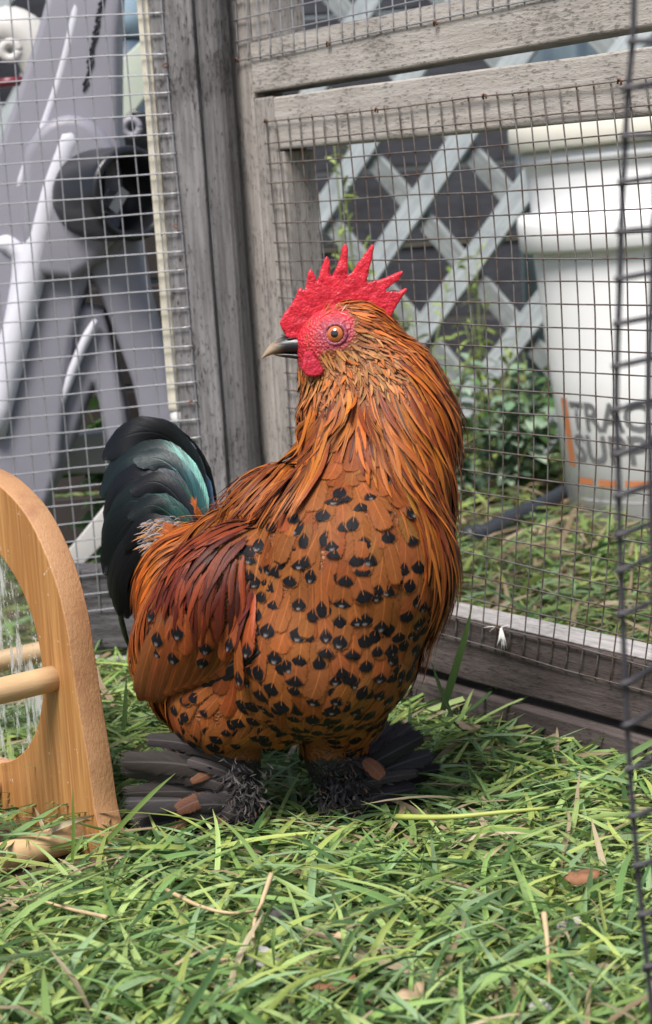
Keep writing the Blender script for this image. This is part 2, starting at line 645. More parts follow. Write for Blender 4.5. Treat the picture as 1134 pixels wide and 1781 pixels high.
def wire_mesh(parent, cu, cv, c0, c1, r0, r1, z0, mat, jit, skip=lambda c, r: False):
    WR = .00046 if mat is M['wire_old'] else .00052
    for c in range(c0, c1 + 1):
        rr = np.linspace(r0 - .15, r1 + .1, (r1 - r0) * 2 + 1)
        cc = np.full_like(rr, c)
        u = poly2(cu, cc / 10, rr / 10) + np.interp(rr, np.linspace(rr[0], rr[-1], 9), rng.normal(0, jit, 9))
        z = z0 - poly2(cv, cc / 10, rr / 10)
        y = np.interp(rr, np.linspace(rr[0], rr[-1], 9), rng.normal(0, jit * .6, 9)) - .0004
        tube('wire', np.stack([u, y, z], 1), WR, mat, parent, 5)
    for r in range(r0, r1 + 1):
        cc = np.linspace(c0 - .15, c1 + .1, (c1 - c0) * 2 + 1)
        rr = np.full_like(cc, r)
        u = poly2(cu, cc / 10, rr / 10)
        z = z0 - poly2(cv, cc / 10, rr / 10) + np.interp(cc, np.linspace(cc[0], cc[-1], 9), rng.normal(0, jit, 9))
        y = np.interp(cc, np.linspace(cc[0], cc[-1], 9), rng.normal(0, jit * .6, 9)) + .0004 - .0004
        tube('wire', np.stack([u, y - .0011, z], 1), WR, mat, parent, 5)


wire_mesh(PR, RU, RV, 0, 44, 0, 25, RZ, M['wire_old'], .00045)
wire_mesh(PL, LU, LV, -26, 0, -22, 31, LZ, M['galv'], .0004)
UV_ = [-.0415, -.003, .1295, -.002, 0, 0, 0]
UU_ = [-.0305, .128, -.004, .002, 0, 0, 0]
wire_mesh(PU, UU_, UV_, 0, 46, -24, 0, RZ, M['galv'], .0004)


def staple(parent, u, z, rz=0.0):
    k = [(-.0012, -.0022, -.0016), (-.0012, -.0022, .0006), (0, -.0028, .0012), (.0012, -.0022, .0006), (.0012, -.0022, -.0016)]
    P = [(u + a * math.cos(rz) - c * math.sin(rz), b, z + a * math.sin(rz) + c * math.cos(rz)) for a, b, c in k]
    tube('staple', P, .0006, M['rust'], parent, 5)


def on_plane(px, py, o, th):
    n = np.array([math.sin(th), math.cos(th), 0])
    d = ray(px, py)
    P = CAM + d * ((n @ (np.array(o) - CAM)) / (n @ d))
    return (P - np.array(o)) @ np.array([math.cos(th), -math.sin(th), 0]), P[2]


for q in ((467, 210), (660, 191), (848, 167), (1083, 141)):
    staple(PR, *on_plane(*q, (RX, RY, 0), RT), rz=random.uniform(-.3, .3))
for q in ((289, 114), (308, 393), (334, 700)):
    staple(PL, *on_plane(*q, (LX, LY, 0), LT), rz=1.57)
for q in ((416, 104), (762, 40), (575, 76)):
    staple(PU, *on_plane(*q, (RX, RY, 0), RT), rz=.2)
# ------------------------------------------------------------------ behind the right panel: lattice, wall, buckets, hose, plants
M['wall'] = wood('dark_slate_boards', (.065, .07, .085), (.04, .042, .052), 'x', .4, .5)
M['blue_sheet'] = plain('pale_blue_corrugated_sheet', (.36, .46, .54), .5, 0, .12, 14)
# shed wall of horizontal boards far behind everything
sw = empty('shed_wall', (0, 3.25, 0), 'dark slate board wall behind the lattice and the grey plastic stand', 'wall')
for i in range(17):
    z0 = -.02 + i * .125
    b = box('board', -3.2, 3.4, -.012 + .008 * (i % 2), .02, z0, z0 + .121, M['wall'], sw, bev=.003, shear=0)
# lattice
LY0, LYAW = 2.30, math.radians(42)
lo = W(660, 330, LY0)
la = empty('lattice_panel', (lo[0], lo[1], 0), 'pale blue grey diagonal wooden lattice panel behind the right wire mesh', 'lattice', -LYAW)
pitch = .142
sh = .031


def slat(u0, layer, z0, z1):
    "45 degree slat through (u0, z=0.37)"
    dirz = 1 if layer == 0 else -1
    bm = bmesh.new()
    L = (z1 - z0)
    for (a, zz) in ((0, z0), (1, z1)):
        pass
    x0 = u0 + dirz * (z0 - .37); x1 = u0 + dirz * (z1 - .37)
    h = sh * (.68 if layer == 0 else .56)
    y0, y1 = (-.005, .002) if layer == 0 else (.003, .010)
    vs = []
    for (x, z) in ((x0, z0), (x1, z1)):
        for s in (-1, 1):
            for y in (y0, y1):
                vs.append(bm.verts.new((x + s * h, y, z)))
    a = vs
    for f in ((0, 1, 3, 2), (4, 6, 7, 5), (0, 4, 5, 1), (2, 3, 7, 6), (0, 2, 6, 4), (1, 5, 7, 3)):
        bm.faces.new([a[i] for i in f])
    bmesh.ops.recalc_face_normals(bm, faces=bm.faces[:])
    bmesh.ops.bevel(bm, geom=bm.edges[:], offset=.0012, segments=1, affect='EDGES')
    # own frame along the slat so that the grain runs lengthways
    ang = -math.atan2(1, dirz)
    R = Matrix.Rotation(ang, 4, 'Y')
    c = Vector(((x0 + x1) / 2, 0, (z0 + z1) / 2))
    for v in bm.verts: v.co = R.inverted() @ (v.co - c)
    o = bm_obj('slat', bm, M['lattice'] if layer == 0 else M['lattice_back_shaded'], la)
    o.location = c
    o.rotation_euler = (0, ang, 0)
    return o


UM = .33        # lattice ends here, the pale sheet goes on
for i in range(-16, 8):
    u = i * pitch - .022
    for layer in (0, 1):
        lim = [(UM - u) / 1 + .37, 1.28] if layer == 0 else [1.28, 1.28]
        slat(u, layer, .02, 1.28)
# pale blue sheet to the right of it
bs = empty('corrugated_sheet', tuple(W(1060, 300, 2.26) * np.array([1, 1, 0])), 'pale blue corrugated sheet standing behind the white buckets', 'sheet', -.12)
V, Fc = [], []
nx = 240
for i in range(nx + 1):
    x = -.105 + i * (1.2 / nx)
    y = .008 * math.sin(i * 2 * math.pi / 8) * (1 if (i // 8) % 3 else .4)
    for z in (0.0, 1.15):
        V.append((x, y, z))
for i in range(nx):
    Fc.append((2 * i, 2 * i + 2, 2 * i + 3, 2 * i + 1))
o = mesh('sheet', V, Fc, M['blue_sheet'], bs)
sm = o.modifiers.new('s', 'SOLIDIFY'); sm.thickness = .003

# buckets
def plastic(name, col, dirt=.2, rough=.38):
    m, b = newmat(name)
    co = coords()
    n = noise(co, 25, 5, .7)
    sp_ = noise(co, 140, 3, .7)
    c = mix(sstep(.55, .75, n) * dirt, col, tuple(x * .72 for x in col))
    c = mix(sstep(.70, .76, sp_) * .6, c, (.25, .22, .18))
    put(b, 'Base Color', c)
    put(b, 'Roughness', rough)
    bump(b, n, .08, .002)
    return m


M['bucket'] = plastic('white_bucket_plastic', (.88, .89, .91), .12)
M['bucket_cream'] = plastic('off_white_lid_plastic', (.74, .72, .64))
by = 1.885
bb = G(1176, 1045)        # under the bucket
bb = np.array([W(1214, 900, by)[0], by, 0.0])
Mt = Matrix.Rotation(math.radians(-2.4), 4, 'Y')
lower = empty('bucket', bb, 'lower white bucket with printed label, the lidded bucket nested in it', 'bucket', 0, 'nested white buckets')
lower.rotation_euler = (0, math.radians(-2.2), 0)
HB = .277
def rb_(z): return .124 + (.139 - .124) * z / HB
lathe('wall', [(.0, .003), (rb_(0) - .006, .0), (rb_(0), .004), (rb_(.15), .15), (rb_(HB) - .001, HB - .02), (rb_(HB), HB), (rb_(HB) - .003, HB)], M['bucket'], lower, 96)
lathe('rim', [(rb_(HB) + .0005, HB - .012), (.1480, HB - .013), (.1505, HB - .010), (.1515, HB + .012), (.1500, HB + .020), (.146, HB + .0225), (.139, HB + .0225), (.1385, HB + .018)], M['bucket'], lower, 96)
upper = empty('bucket', bb, 'upper white bucket with a cream lid, nested in the labelled bucket', 'bucket', 0, 'nested white buckets')
upper.rotation_euler = lower.rotation_euler
z0 = HB + .0226
lathe('wall', [(.135, z0 - .05), (.1365, z0), (.1385, z0 + .032), (.139, z0 + .044), (.1445, z0 + .045), (.145, z0 + .050), (.141, z0 + .0575)], M['bucket'], upper, 96)
lathe('lid', [(.1425, z0 + .058), (.1508, z0 + .0585), (.1525, z0 + .061), (.1525, z0 + .079), (.1505, z0 + .085), (.145, z0 + .088), (.138, z0 + .0885), (.134, z0 + .083), (0, z0 + .083)], M['bucket_cream'], upper, 96)
# printed label wrapped on the lower bucket
M['ink'] = plain('dark_label_ink', (.15, .155, .165), .6)
M['ink_orange'] = plain('orange_label_ink', (.55, .20, .08), .5)
M['ink_grey'] = plain('grey_label_ink', (.45, .45, .47), .5)


def wrap(V, a0, z0, off=.0008):
    out = []
    for x, y in V:
        z = z0 + y
        r = rb_(z) + off
        a = a0 + x / r
        out.append((r * math.cos(a), r * math.sin(a), z))
    return out


def patch(name, x0, x1, y0, y1, a0, z0, mat, off=.0006):
    n = max(2, int((x1 - x0) / .006))
    V, Fc = [], []
    for i in range(n + 1):
        x = x0 + (x1 - x0) * i / n
        V += wrap([(x, y0), (x, y1)], a0, z0, off)
    for i in range(n): Fc.append((2 * i, 2 * i + 2, 2 * i + 3, 2 * i + 1))
    return mesh(name, V, Fc, mat, lower)


A0 = math.radians(193)
patch('label_stripe', 0, .0135, .060, .126, A0, 0, M['ink_orange'])


def printed(txt, size, x, y, mat, xs=1.0):
    cu = bpy.data.curves.new('tmp', 'FONT')
    cu.body = txt
    cu.size = size
    cu.offset = size * .022
    cu.resolution_u = 3
    ob = bpy.data.objects.new('tmp', cu)
    C.objects.link(ob)
    dg = bpy.context.evaluated_depsgraph_get()
    me = ob.evaluated_get(dg).to_mesh()
    bm = bmesh.new(); bm.from_mesh(me)
    ob.evaluated_get(dg).to_mesh_clear()
    bmesh.ops.subdivide_edges(bm, edges=[e for e in bm.edges if e.calc_length() > .008], cuts=2)
    bmesh.ops.triangulate(bm, faces=bm.faces[:])
    P = wrap([(v.co.x * xs + x, v.co.y + y) for v in bm.verts], A0, 0, .0009)
    for v, p in zip(bm.verts, P): v.co = p
    bpy.data.objects.remove(ob)
    return bm_obj('label_text', bm, mat, lower)


printed('TRACTOR', .037, .018, .0975, M['ink'], 1.0)
printed('SUPPLY', .037, .018, .0665, M['ink'], 1.12)
for i, (x0, x1) in enumerate(((.016, .040), (.048, .072), (.08, .12))): patch('label_stripe', x0, x1, .044, .050, A0, 0, M['ink_orange'])
patch('label_stripe', .016, .12, .028, .031, A0, 0, M['ink_grey'])

# hose lying on the lawn
M['rubber'] = plain('black_rubber', (.030, .036, .050), .42, 0, .2, 60)
ho = empty('hose', G(830, 948), 'black garden hose end lying on the grass left of the buckets', 'hose')
hp = bez([G(812, 960) + [0, 0, .012], G(850, 950) + [0, 0, .014], G(900, 926) + [0, 0, .016], G(955, 902) + [0, 0, .016], G(1010, 868) + [0, 0, .016], G(1080, 820) + [0, 0, .014]], 40)
tube('tube', hp, .0085, M['rubber'], ho, 14, rel=ho.location)
tube('ferrule', hp[:6] + np.array([0, 0, .0004]), .0100, M['rubber'], ho, 14, rel=ho.location)

# plants
def leaf_mat(name, c1, c2):
    m, b = newmat(name)
    r = attr('grnd', 'Fac')
    co = coords()
    n = noise(co, 160, 3)
    c = mix(r, c1, c2)
    c = scale_col(c, .7 + n * .6)
    put(b, 'Base Color', c)
    put(b, 'Roughness', .5)
    t = X.nt.nodes.new('ShaderNodeBsdfTranslucent')
    X.nt.links.new(c.k, t.inputs[0])
    ms = X.nt.nodes.new('ShaderNodeMixShader')
    ms.inputs[0].default_value = .25
    X.nt.links.new(b.outputs[0], ms.inputs[1]); X.nt.links.new(t.outputs[0], ms.inputs[2])
    X.nt.links.new(ms.outputs[0], X.nt.nodes['Material Output'].inputs[0])
    return m


M['leaf_lime'] = leaf_mat('lime_leaf', (.16, .24, .05), (.28, .36, .09))
M['leaf_sage'] = leaf_mat('sage_leaf', (.15, .26, .16), (.34, .44, .34))
M['leaf_green'] = leaf_mat('green_leaf', (.07, .17, .05), (.15, .27, .09))
M['stem'] = plain('green_stem', (.16, .2, .07), .6)


def plant(name, base, label, height, spread, nst, nlf, ll, lw, mat, lean=(0, 0), up0=.15, up=.6):
    p = empty(name, base, label, 'plant', 0, 'weeds growing behind the wire mesh')
    Pc, Wd = [], []
    for s in range(nst):
        a = rng.uniform(0, 2 * math.pi)
        r = spread * rng.uniform(.2, 1)
        h = height * rng.uniform(.55, 1)
        tip = np.array([r * math.cos(a) + lean[0], r * math.sin(a) + lean[1], h])
        st = bez([np.zeros(3), tip * [.25, .25, .5] + rng.normal(0, .005, 3), tip], 8)
        tube('stem', st, .0013, M['stem'], p, 5, rad=np.linspace(.0016, .0006, 8))
        for k in range(nlf):
            t = rng.uniform(up0, 1)
            o = np.array([np.interp(t * 7, range(8), st[:, i]) for i in range(3)])
            a = rng.uniform(0, 2 * math.pi)
            L = ll * rng.uniform(.6, 1.2) * (1.1 - .4 * t)
            el = rng.uniform(-.2, up * 1.5)
            d = np.array([math.cos(a) * math.cos(el), math.sin(a) * math.cos(el), math.sin(el)])
            Pc.append([o + d * L * f - np.array([0, 0, L * .35 * f * f]) for f in (0, .3, .6, .85, 1)])
            Wd.append(lw * rng.uniform(.7, 1.2) * np.array([.15, .85, 1, .6, .05]))
    n = len(Pc)
    o = ribbons('leaves', np.array(Pc), np.array(Wd), np.ones((n, 3)) * .2, rng.random(n), mat, .3, p)
    tag(o, kind='stuff')
    return p


def gp(px, y, z=0.0):
    w_ = W(px, 600, y)
    return (w_[0], y, z)


plant('weed_plant', gp(612, 1.72), 'tall lime green feathery weed rising behind the comb of the rooster', .46, .035, 5, 30, .026, .0022, M['leaf_lime'], (.005, 0), .3, .9)
plant('weed_plant', gp(735, 2.02), 'lime green weed against the lattice just right of the comb', .25, .05, 5, 22, .026, .0024, M['leaf_lime'], (.01, 0), .2, .8)
plant('weed_plant', gp(830, 2.05), 'lime green weed in front of the lattice beside the white buckets', .27, .05, 5, 22, .028, .0026, M['leaf_lime'], (.0, 0), .25, .8)
plant('leafy_shrub', gp(790, 1.97), 'low silvery green broadleaf shrub right of the neck of the rooster', .175, .085, 12, 18, .026, .0062, M['leaf_sage'])
plant('leafy_shrub', gp(872, 1.99), 'low silvery green broadleaf shrub touching the labelled bucket', .165, .06, 11, 18, .026, .0062, M['leaf_sage'])
plant('leafy_shrub', gp(745, 1.98), 'dark green leafy weed half hidden behind the rooster neck', .15, .07, 8, 18, .03, .007, M['leaf_green'])
plant('leafy_shrub', gp(920, 2.04), 'leafy green weed growing between lattice and buckets', .17, .05, 5, 16, .03, .008, M['leaf_green'])

# ------------------------------------------------------------------ behind the left panel: grey plastic stand and oddments
def moulded(name, col, rough=.42):
    m, b = newmat(name)
    co = coords()
    n = noise(co, 30, 4, .6)
    f = noise(co, 900, 3, .6)
    c = mix(n, tuple(x * .85 for x in col), col)
    put(b, 'Base Color', c)
    put(b, 'Roughness', rough)
    bump(b, f, .12, .0008)
    return m


M['plastic_grey'] = moulded('lavender_grey_plastic', (.27, .265, .315))
M['plastic_highlight'] = moulded('pale_plastic_highlight', (.68, .68, .76), .3)  # edge highlights on the grey plastic, painted as a much lighter colour
M['plastic_black'] = moulded('black_plastic', (.012, .013, .017), .3)
M['plastic_white'] = moulded('greyish_white_plastic', (.55, .54, .52), .4)
M['dark_hollow'] = plain('dark_brown_panel', (.035, .028, .026), .8)
M['burgundy'] = plain('burgundy_plastic', (.16, .015, .03), .4)
Y1 = 1.56


def slab(name, outline, holes, y, thick, mat, parent, rel, bev=.006, dy=None):
    "moulded plate: outline given as directions at distance y, real thickness behind it"
    cu = bpy.data.curves.new('tmp', 'CURVE')
    cu.dimensions = '2D'
    cu.fill_mode = 'BOTH'
    cu.extrude = thick / 2 - bev
    cu.bevel_depth = bev
    cu.bevel_resolution = 3
    for k, o in enumerate([outline] + holes):
        sp_ = cu.splines.new('POLY')
        sp_.use_cyclic_u = True
        P = [W(a, b, y) for a, b in o]
        sp_.points.add(len(P) - 1)
        for q, p in zip(sp_.points, P): q.co = (p[0], p[2], 0, 1)
    ob = bpy.data.objects.new('tmp', cu)
    C.objects.link(ob)
    dg = bpy.context.evaluated_depsgraph_get()
    m2 = bpy.data.meshes.new_from_object(ob.evaluated_get(dg))
    V = np.array([v.co[:] for v in m2.vertices])
    Fc = [tuple(p.vertices) for p in m2.polygons]
    bpy.data.objects.remove(ob)
    Wv = np.stack([V[:, 0], y + thick / 2 - V[:, 2], V[:, 1]], 1)
    o = mesh(name, Wv, Fc, mat, parent, rel=rel)
    bm = bmesh.new(); bm.from_mesh(o.data)
    bmesh.ops.remove_doubles(bm, verts=bm.verts[:], dist=.0002)
    bmesh.ops.recalc_face_normals(bm, faces=bm.faces[:])
    for e in bm.edges:
        if e.calc_face_angle(0) > .9: e.smooth = False
    bm.to_mesh(o.data); bm.free()
    return o


ps_base = np.array([W(120, 900, Y1)[0], Y1, 0.0])
ps = empty('plastic_stand', ps_base, 'lavender grey moulded plastic A-frame stand behind the left wire mesh', 'plastic stand')
arc = lambda cx, cy, rx_, ry_, a0, a1, n=9: [(cx + rx_ * math.cos(math.radians(a0 + (a1 - a0) * i / (n - 1))), cy - ry_ * math.sin(math.radians(a0 + (a1 - a0) * i / (n - 1)))) for i in range(n)]
front = [(108, -60), (82, 40), (60, 110), (30, 200), (4, 268), (-40, 360), (-90, 470), (-130, 640), (-140, 900), (62, 900), (92, 800), (100, 690), (112, 590), (128, 520), (150, 452), (190, 440), (226, 380), (205, 300), (192, 230), (192, 60), (196, -60)]
slab('frame', front, [], Y1, .05, M['plastic_grey'], ps, ps_base, .006)
slab('leg', [(160, 400), (150, 452), (166, 464), (192, 520), (218, 590), (243, 660), (262, 745), (270, 800), (306, 800), (294, 740), (272, 620), (244, 520), (231, 440), (226, 385)], [], Y1 + .004, .046, M['plastic_grey'], ps, ps_base, .007)
slab('brace', [(112, 590), (128, 555), (150, 543), (168, 549), (178, 588), (190, 645), (203, 705), (212, 775), (196, 775), (183, 698), (171, 660), (154, 656), (140, 690), (112, 770), (90, 830), (40, 830), (80, 700)], [], Y1 + .012, .04, M['plastic_grey'], ps, ps_base, .006)
hub = arc(120, 330, 74, 112, 150, 0, 14) + [(190, 400), (160, 440), (120, 470), (60, 460), (52, 390)]
slab('hub', hub, [], Y1 - .014, .03, M['plastic_grey'], ps, ps_base, .008)
def highlight_ridge(pts, r, y, name='highlight_ridge'):  # rib in the pale colour, drawing a bright reflection along an edge
    P = bez([W(a, b, y) for a, b in pts], 24)
    P = P + np.array([0, r * .62, 0])
    V = tube(name, P, r, M['plastic_highlight'], ps, 12, rel=ps_base, rad=r * 1.25 * np.interp(np.linspace(0, 1, 24), [0, .12, .88, 1], [.55, 1, 1, .55]))
highlight_ridge([(138, -30), (126, 40), (104, 130), (76, 215), (52, 270), (40, 300), (20, 360)], .0042, Y1 + .002)
highlight_ridge([(140, 226), (122, 240), (108, 275), (88, 330), (70, 400), (54, 470), (38, 540), (18, 620), (-6, 760)], .0095, Y1 - .010)
highlight_ridge([(-6, 420), (20, 430), (36, 460), (22, 560), (-4, 640)], .006, Y1 - .002)
highlight_ridge([(166, 556), (140, 610), (108, 690), (76, 770), (62, 812)], .0032, Y1 + .003)
highlight_ridge([(72, 66), (54, 120), (34, 170)], .002, Y1 + .02)
# raised script-like marks moulded along the leg, worn illegible
for i in range(16):
    t = i / 15
    x, y = 150 + 26 * t + random.uniform(-2, 2), 150 - 150 * t
    P = [W(x - 5 + random.uniform(-2, 2), y + 8, Y1 - .0006), W(x + random.uniform(-2, 2), y + 1, Y1 - .0012), W(x + 4 + random.uniform(-2, 3), y - 7, Y1 - .0006)]
    tube('raised_mark', bez(P, 6), .0009, M['plastic_black'], ps, 5, rel=ps_base)

# black round socket clamped on the stand
sk_b = np.array([W(205, 335, Y1 - .06)[0], Y1 - .06, 0.0])
sk = empty('round_socket', (0, 0, 0), 'black round plastic socket with an open ringed end on the grey stand', 'socket')
bpy.data.objects.remove(sk)
ax = Vector((.62, -.78, -.02)).normalized()
Mx = Vector((0, 0, 1)).rotation_difference(ax).to_matrix().to_4x4()
Mx.translation = Vector(W(212, 338, Y1 - .03)) - Vector(ps_base)
k = Y1 * PX
lathe('socket', [(0, -.052), (.026, -.052), (.034, -.048), (.036, -.04), (.036, .006), (.0365, .012), (.0355, .016), (.031, .017), (.0285, .012), (.027, -.02), (0, -.022)], M['plastic_black'], ps, 48, Mx)
pg = Matrix(Mx); 
bm = bmesh.new()
bmesh.ops.create_cube(bm, size=1)
for v in bm.verts: v.co = Mx @ Vector((v.co.x * .006 + .002, v.co.y * .017 - .004, v.co.z * .018 - .012))
bmesh.ops.bevel(bm, geom=bm.edges[:], offset=.0015, segments=2, affect='EDGES')
bm_obj('socket_peg', bm, M['plastic_white'], ps)

# white hoop, burgundy knob and dark disc at the far left top
hb = np.array([W(10, 140, 1.72)[0], 1.72, 0.0])
hoop = empty('plastic_hoop', hb, 'greyish white curved plastic hoop in the top left corner behind the mesh', 'hoop')
P = [W(10 + 78 * math.cos(a), 190 - 140 * math.sin(a), 1.66) for a in np.linspace(math.pi * 1.25, -.9, 40)]
tube('hoop', P, .019, M['plastic_white'], hoop, 14, rel=hb)
tube('knob', [W(16, 106 + 30, 1.60), W(18, 150, 1.60)], .011, M['burgundy'], hoop, 14, rel=hb)
P = [W(18 + 14 * math.cos(a), 88 + 14 * math.sin(a), 1.60) for a in np.linspace(0, 6.28, 20)]
tube('bracket', P, .004, M['plastic_white'], hoop, 8, rel=hb)
tube('side_tube', [W(-20, 280, 1.6), W(30, 290, 1.6)], .012, M['plastic_grey'], hoop, 12, rel=hb)

# pale blue drum and slanted board beyond
db = np.array([W(215, 60, 1.95)[0], 1.95, 0.0])
dr = empty('blue_drum', db, 'pale blue drum with dark foot seen between grey stand and cream lath', 'drum')
zt = lambda py: W(215, py, 1.95)[2]
lathe('drum_body', [(0, zt(70)), (.02, zt(70)), (.026, zt(66)), (.028, zt(30)), (.028, zt(-120)), (0, zt(-120))], plain('pale_blue_plastic', (.32, .44, .54), .4), dr, 32)
lathe('drum_foot', [(0, 0), (.03, 0), (.03, zt(112)), (.024, zt(74)), (0, zt(74))], plain('dark_blue_foot', (.06, .09, .13), .5), dr, 32)
sb_ = np.array([W(205, 150, 1.85)[0], 1.85, 0.0])
slb = empty('slanted_board', sb_, 'pale green grey board leaning diagonally behind the cream lath', 'board')
slab('board', [(262, 60), (262, 150), (176, 270), (168, 240), (186, 132)], [], 1.85, .012, plain('pale_green_board', (.42, .47, .40), .6, 0, .2, 30), slb, sb_, .002)
rb0 = np.array([W(229, 221, 1.75)[0], 1.75, 0.0])
rg = empty('pipe_ring', rb0, 'small grey pipe ring on a dark block above the black socket', 'ring')
P = [W(229 + 13 * math.cos(a), 222 + 14 * math.sin(a), 1.75) for a in np.linspace(0, 2 * math.pi, 24)]
tube('ring', P, .0032, M['plastic_grey'], rg, 8, rel=rb0)
slab('block', [(180, 245), (232, 196), (262, 205), (262, 268), (190, 268)], [], 1.765, .03, M['plastic_black'], rg, rb0, .003)

# low white rails and a grey plank on the ground there
wb = G(160, 940)
wp = empty('white_rail', np.array([W(150, 940, 1.44)[0], 1.44, 0]), 'white flat rail leaning low behind the left mesh beside the tail', 'rail')
slab('rail', [(100, 985), (118, 1005), (230, 890), (222, 868), (186, 880)], [], 1.44, .008, M['plastic_white'], wp, wp.location, .0015)
gpk = empty('grey_plank', np.array([W(130, 800, 1.50)[0], 1.50, 0]), 'pale grey plank lying level across the foot of the grey stand', 'plank')
slab('plank', [(70, 768), (230, 748), (232, 818), (84, 822), (86, 790)], [], 1.66, .02, moulded('pale_grey_plank', (.42, .42, .42), .6), gpk, gpk.location, .002)
plant('leafy_shrub', gp(168, 1.70), 'long leaved green weed showing through the gap in the grey stand', .22, .04, 6, 14, .05, .008, M['leaf_green'])
plant('leafy_shrub', gp(110, 1.46), 'small green weed by the bottom rail of the left panel', .05, .03, 4, 8, .03, .003, M['leaf_lime'])
dk = empty('dark_backing', np.array([W(90, 900, 1.80)[0], 1.80, 0]), 'black crate added for the dark behind the grey plastic stand', 'backing')  # added slatted block, stands in for the darkness behind the stand
for i in range(7):
    box('slat', -.45, .24, 0, .012, .02 + i * .048, .064 + i * .048, M['dark_hollow'], dk, bev=.002)
for x in (-.44, -.12, .22): box('corner', x, x + .016, .0125, .03, 0, .36, M['dark_hollow'], dk, bev=.002)
# ------------------------------------------------------------------ rooster: body as a smooth union of ellipsoids


def ell(px, py, y, rx_, ry_=None, rd=None):
    s = y / FWD[1] * PX * 1.0
    ry_ = ry_ or rx_
    rd = rd or (rx_ + ry_) / 2
    return (W(px, py, y), np.array([rx_ * s, rd * s, ry_ * s]))


PR_ = [ell(612, 985, .945, 172, 180, 165), ell(560, 1110, .945, 172, 170, 165), ell(430, 1125, .99, 150, 150, 150),
       ell(360, 1040, 1.03, 118, 125, 120), ell(315, 985, 1.07, 70, 70, 60), ell(500, 918, .990, 104, 100, 100), ell(420, 950, 1.01, 82, 66, 80),
       ell(655, 850, .962, 126, 140, 125), ell(684, 748, .972, 108, 112, 98), ell(672, 676, .978, 92, 94, 80), ell(588, 728, .974, 66, 80, 66),
       ell(612, 590, .98, 78, 68, 55), ell(566, 596, .98, 48, 50, 42), ell(548, 600, .98, 19, 19, 20), ell(572, 652, .98, 48, 42, 38),
       ell(385, 1215, .960, 92, 96, 80), ell(590, 1215, .965, 88, 90, 80), ell(470, 1165, .962, 135, 140, 120), ell(330, 1170, 1.0, 75, 90, 80)]


def limb(pts, n=6):
    for (a, b) in zip(pts[:-1], pts[1:]):
        for t in np.linspace(0, 1, n, endpoint=False):
            q = [a[i] + (b[i] - a[i]) * t for i in range(4)]
            PR_.append(ell(*q))
    PR_.append(ell(*pts[-1]))


limb([(395, 1300, .968, 48), (415, 1375, .975, 24), (422, 1452, .985, 15)])
limb([(580, 1295, .975, 50), (592, 1360, .982, 26), (602, 1438, .992, 15)])
for a, b in (((422, 1455, .985), (445, 1476, .968)), ((422, 1455, .985), (470, 1462, .982)), ((422, 1455, .985), (405, 1474, .966)), ((602, 1440, .992), (588, 1462, .975)), ((602, 1440, .992), (632, 1455, .982)), ((602, 1440, .992), (660, 1440, .993))):
    limb([(*a, 12), (*b, 8)], 4)
# folded wing standing proud of the flank
limb([(425, 985, .944, 66), (380, 1040, .945, 86), (335, 1095, .958, 82), (295, 1150, .972, 54)], 3)
EC = np.array([e[0] for e in PR_])
ER = np.array([e[1] for e in PR_])
KS = .009


def sdf(P):
    d = None
    for c, r in zip(EC, ER):
        q = P - c
        k0 = np.sqrt(((q / r) ** 2).sum(-1))
        k1 = np.sqrt(((q / (r * r)) ** 2).sum(-1)) + 1e-9
        e = k0 * (k0 - 1) / k1
        if d is None: d = e
        else:
            h = np.clip(.5 + .5 * (d - e) / KS, 0, 1)
            d = d * (1 - h) + e * h - KS * h * (1 - h)
    return d


def grad(P, e=.0006):
    g = np.stack([sdf(P + np.eye(3)[i] * e) - sdf(P - np.eye(3)[i] * e) for i in range(3)], -1)
    return g / (np.linalg.norm(g, axis=-1)[..., None] + 1e-9)


def snap(P, it=3, iso=0.0):
    for _ in range(it):
        P = P - grad(P) * ((sdf(P) - iso)[:, None]) * .95
    return P


def cast(px, py, y0=.84):
    "first point of the body along a direction"
    px, py = np.atleast_1d(px).astype(float), np.atleast_1d(py).astype(float)
    d = np.array([ray(a, b) for a, b in zip(px, py)])
    d = d / np.linalg.norm(d, axis=1)[:, None]
    t = np.full(len(d), y0)
    best = CAM + d * t[:, None]
    bd = sdf(best)
    for _ in range(60):
        P = CAM + d * t[:, None]
        s = sdf(P)
        b = s < bd
        best[b], bd[b] = P[b], s[b]
        t = t + np.clip(s, 1e-5, .05) * .8
    return snap(best, 3)


RB = np.array(G(520, 1455))
RO = empty('rooster', RB, 'orange rooster with black spangled breast, red comb and dark feathered feet', 'rooster')

# body mesh
bm = bmesh.new()
for c, r in zip(EC, ER):
    t = bmesh.ops.create_icosphere(bm, subdivisions=3, radius=1)
    for v in t['verts']: v.co = Vector((v.co.x * r[0] + c[0], v.co.y * r[1] + c[1], v.co.z * r[2] + c[2]))
me = bpy.data.meshes.new('tmp')
bm.to_mesh(me); bm.free()
ob = bpy.data.objects.new('tmp', me)
C.objects.link(ob)
md = ob.modifiers.new('r', 'REMESH')
md.mode = 'VOXEL'
md.voxel_size = .0022
dg = bpy.context.evaluated_depsgraph_get()
ev = ob.evaluated_get(dg)
m2 = ev.to_mesh()
BV = np.zeros(len(m2.vertices) * 3, np.float32)
m2.vertices.foreach_get('co', BV)
BV = BV.reshape(-1, 3).astype(float)
BF = [tuple(p.vertices) for p in m2.polygons]
ev.to_mesh_clear()
bpy.data.objects.remove(ob)
bpy.data.meshes.remove(me)
BV = snap(BV, 3)
BN = grad(BV)


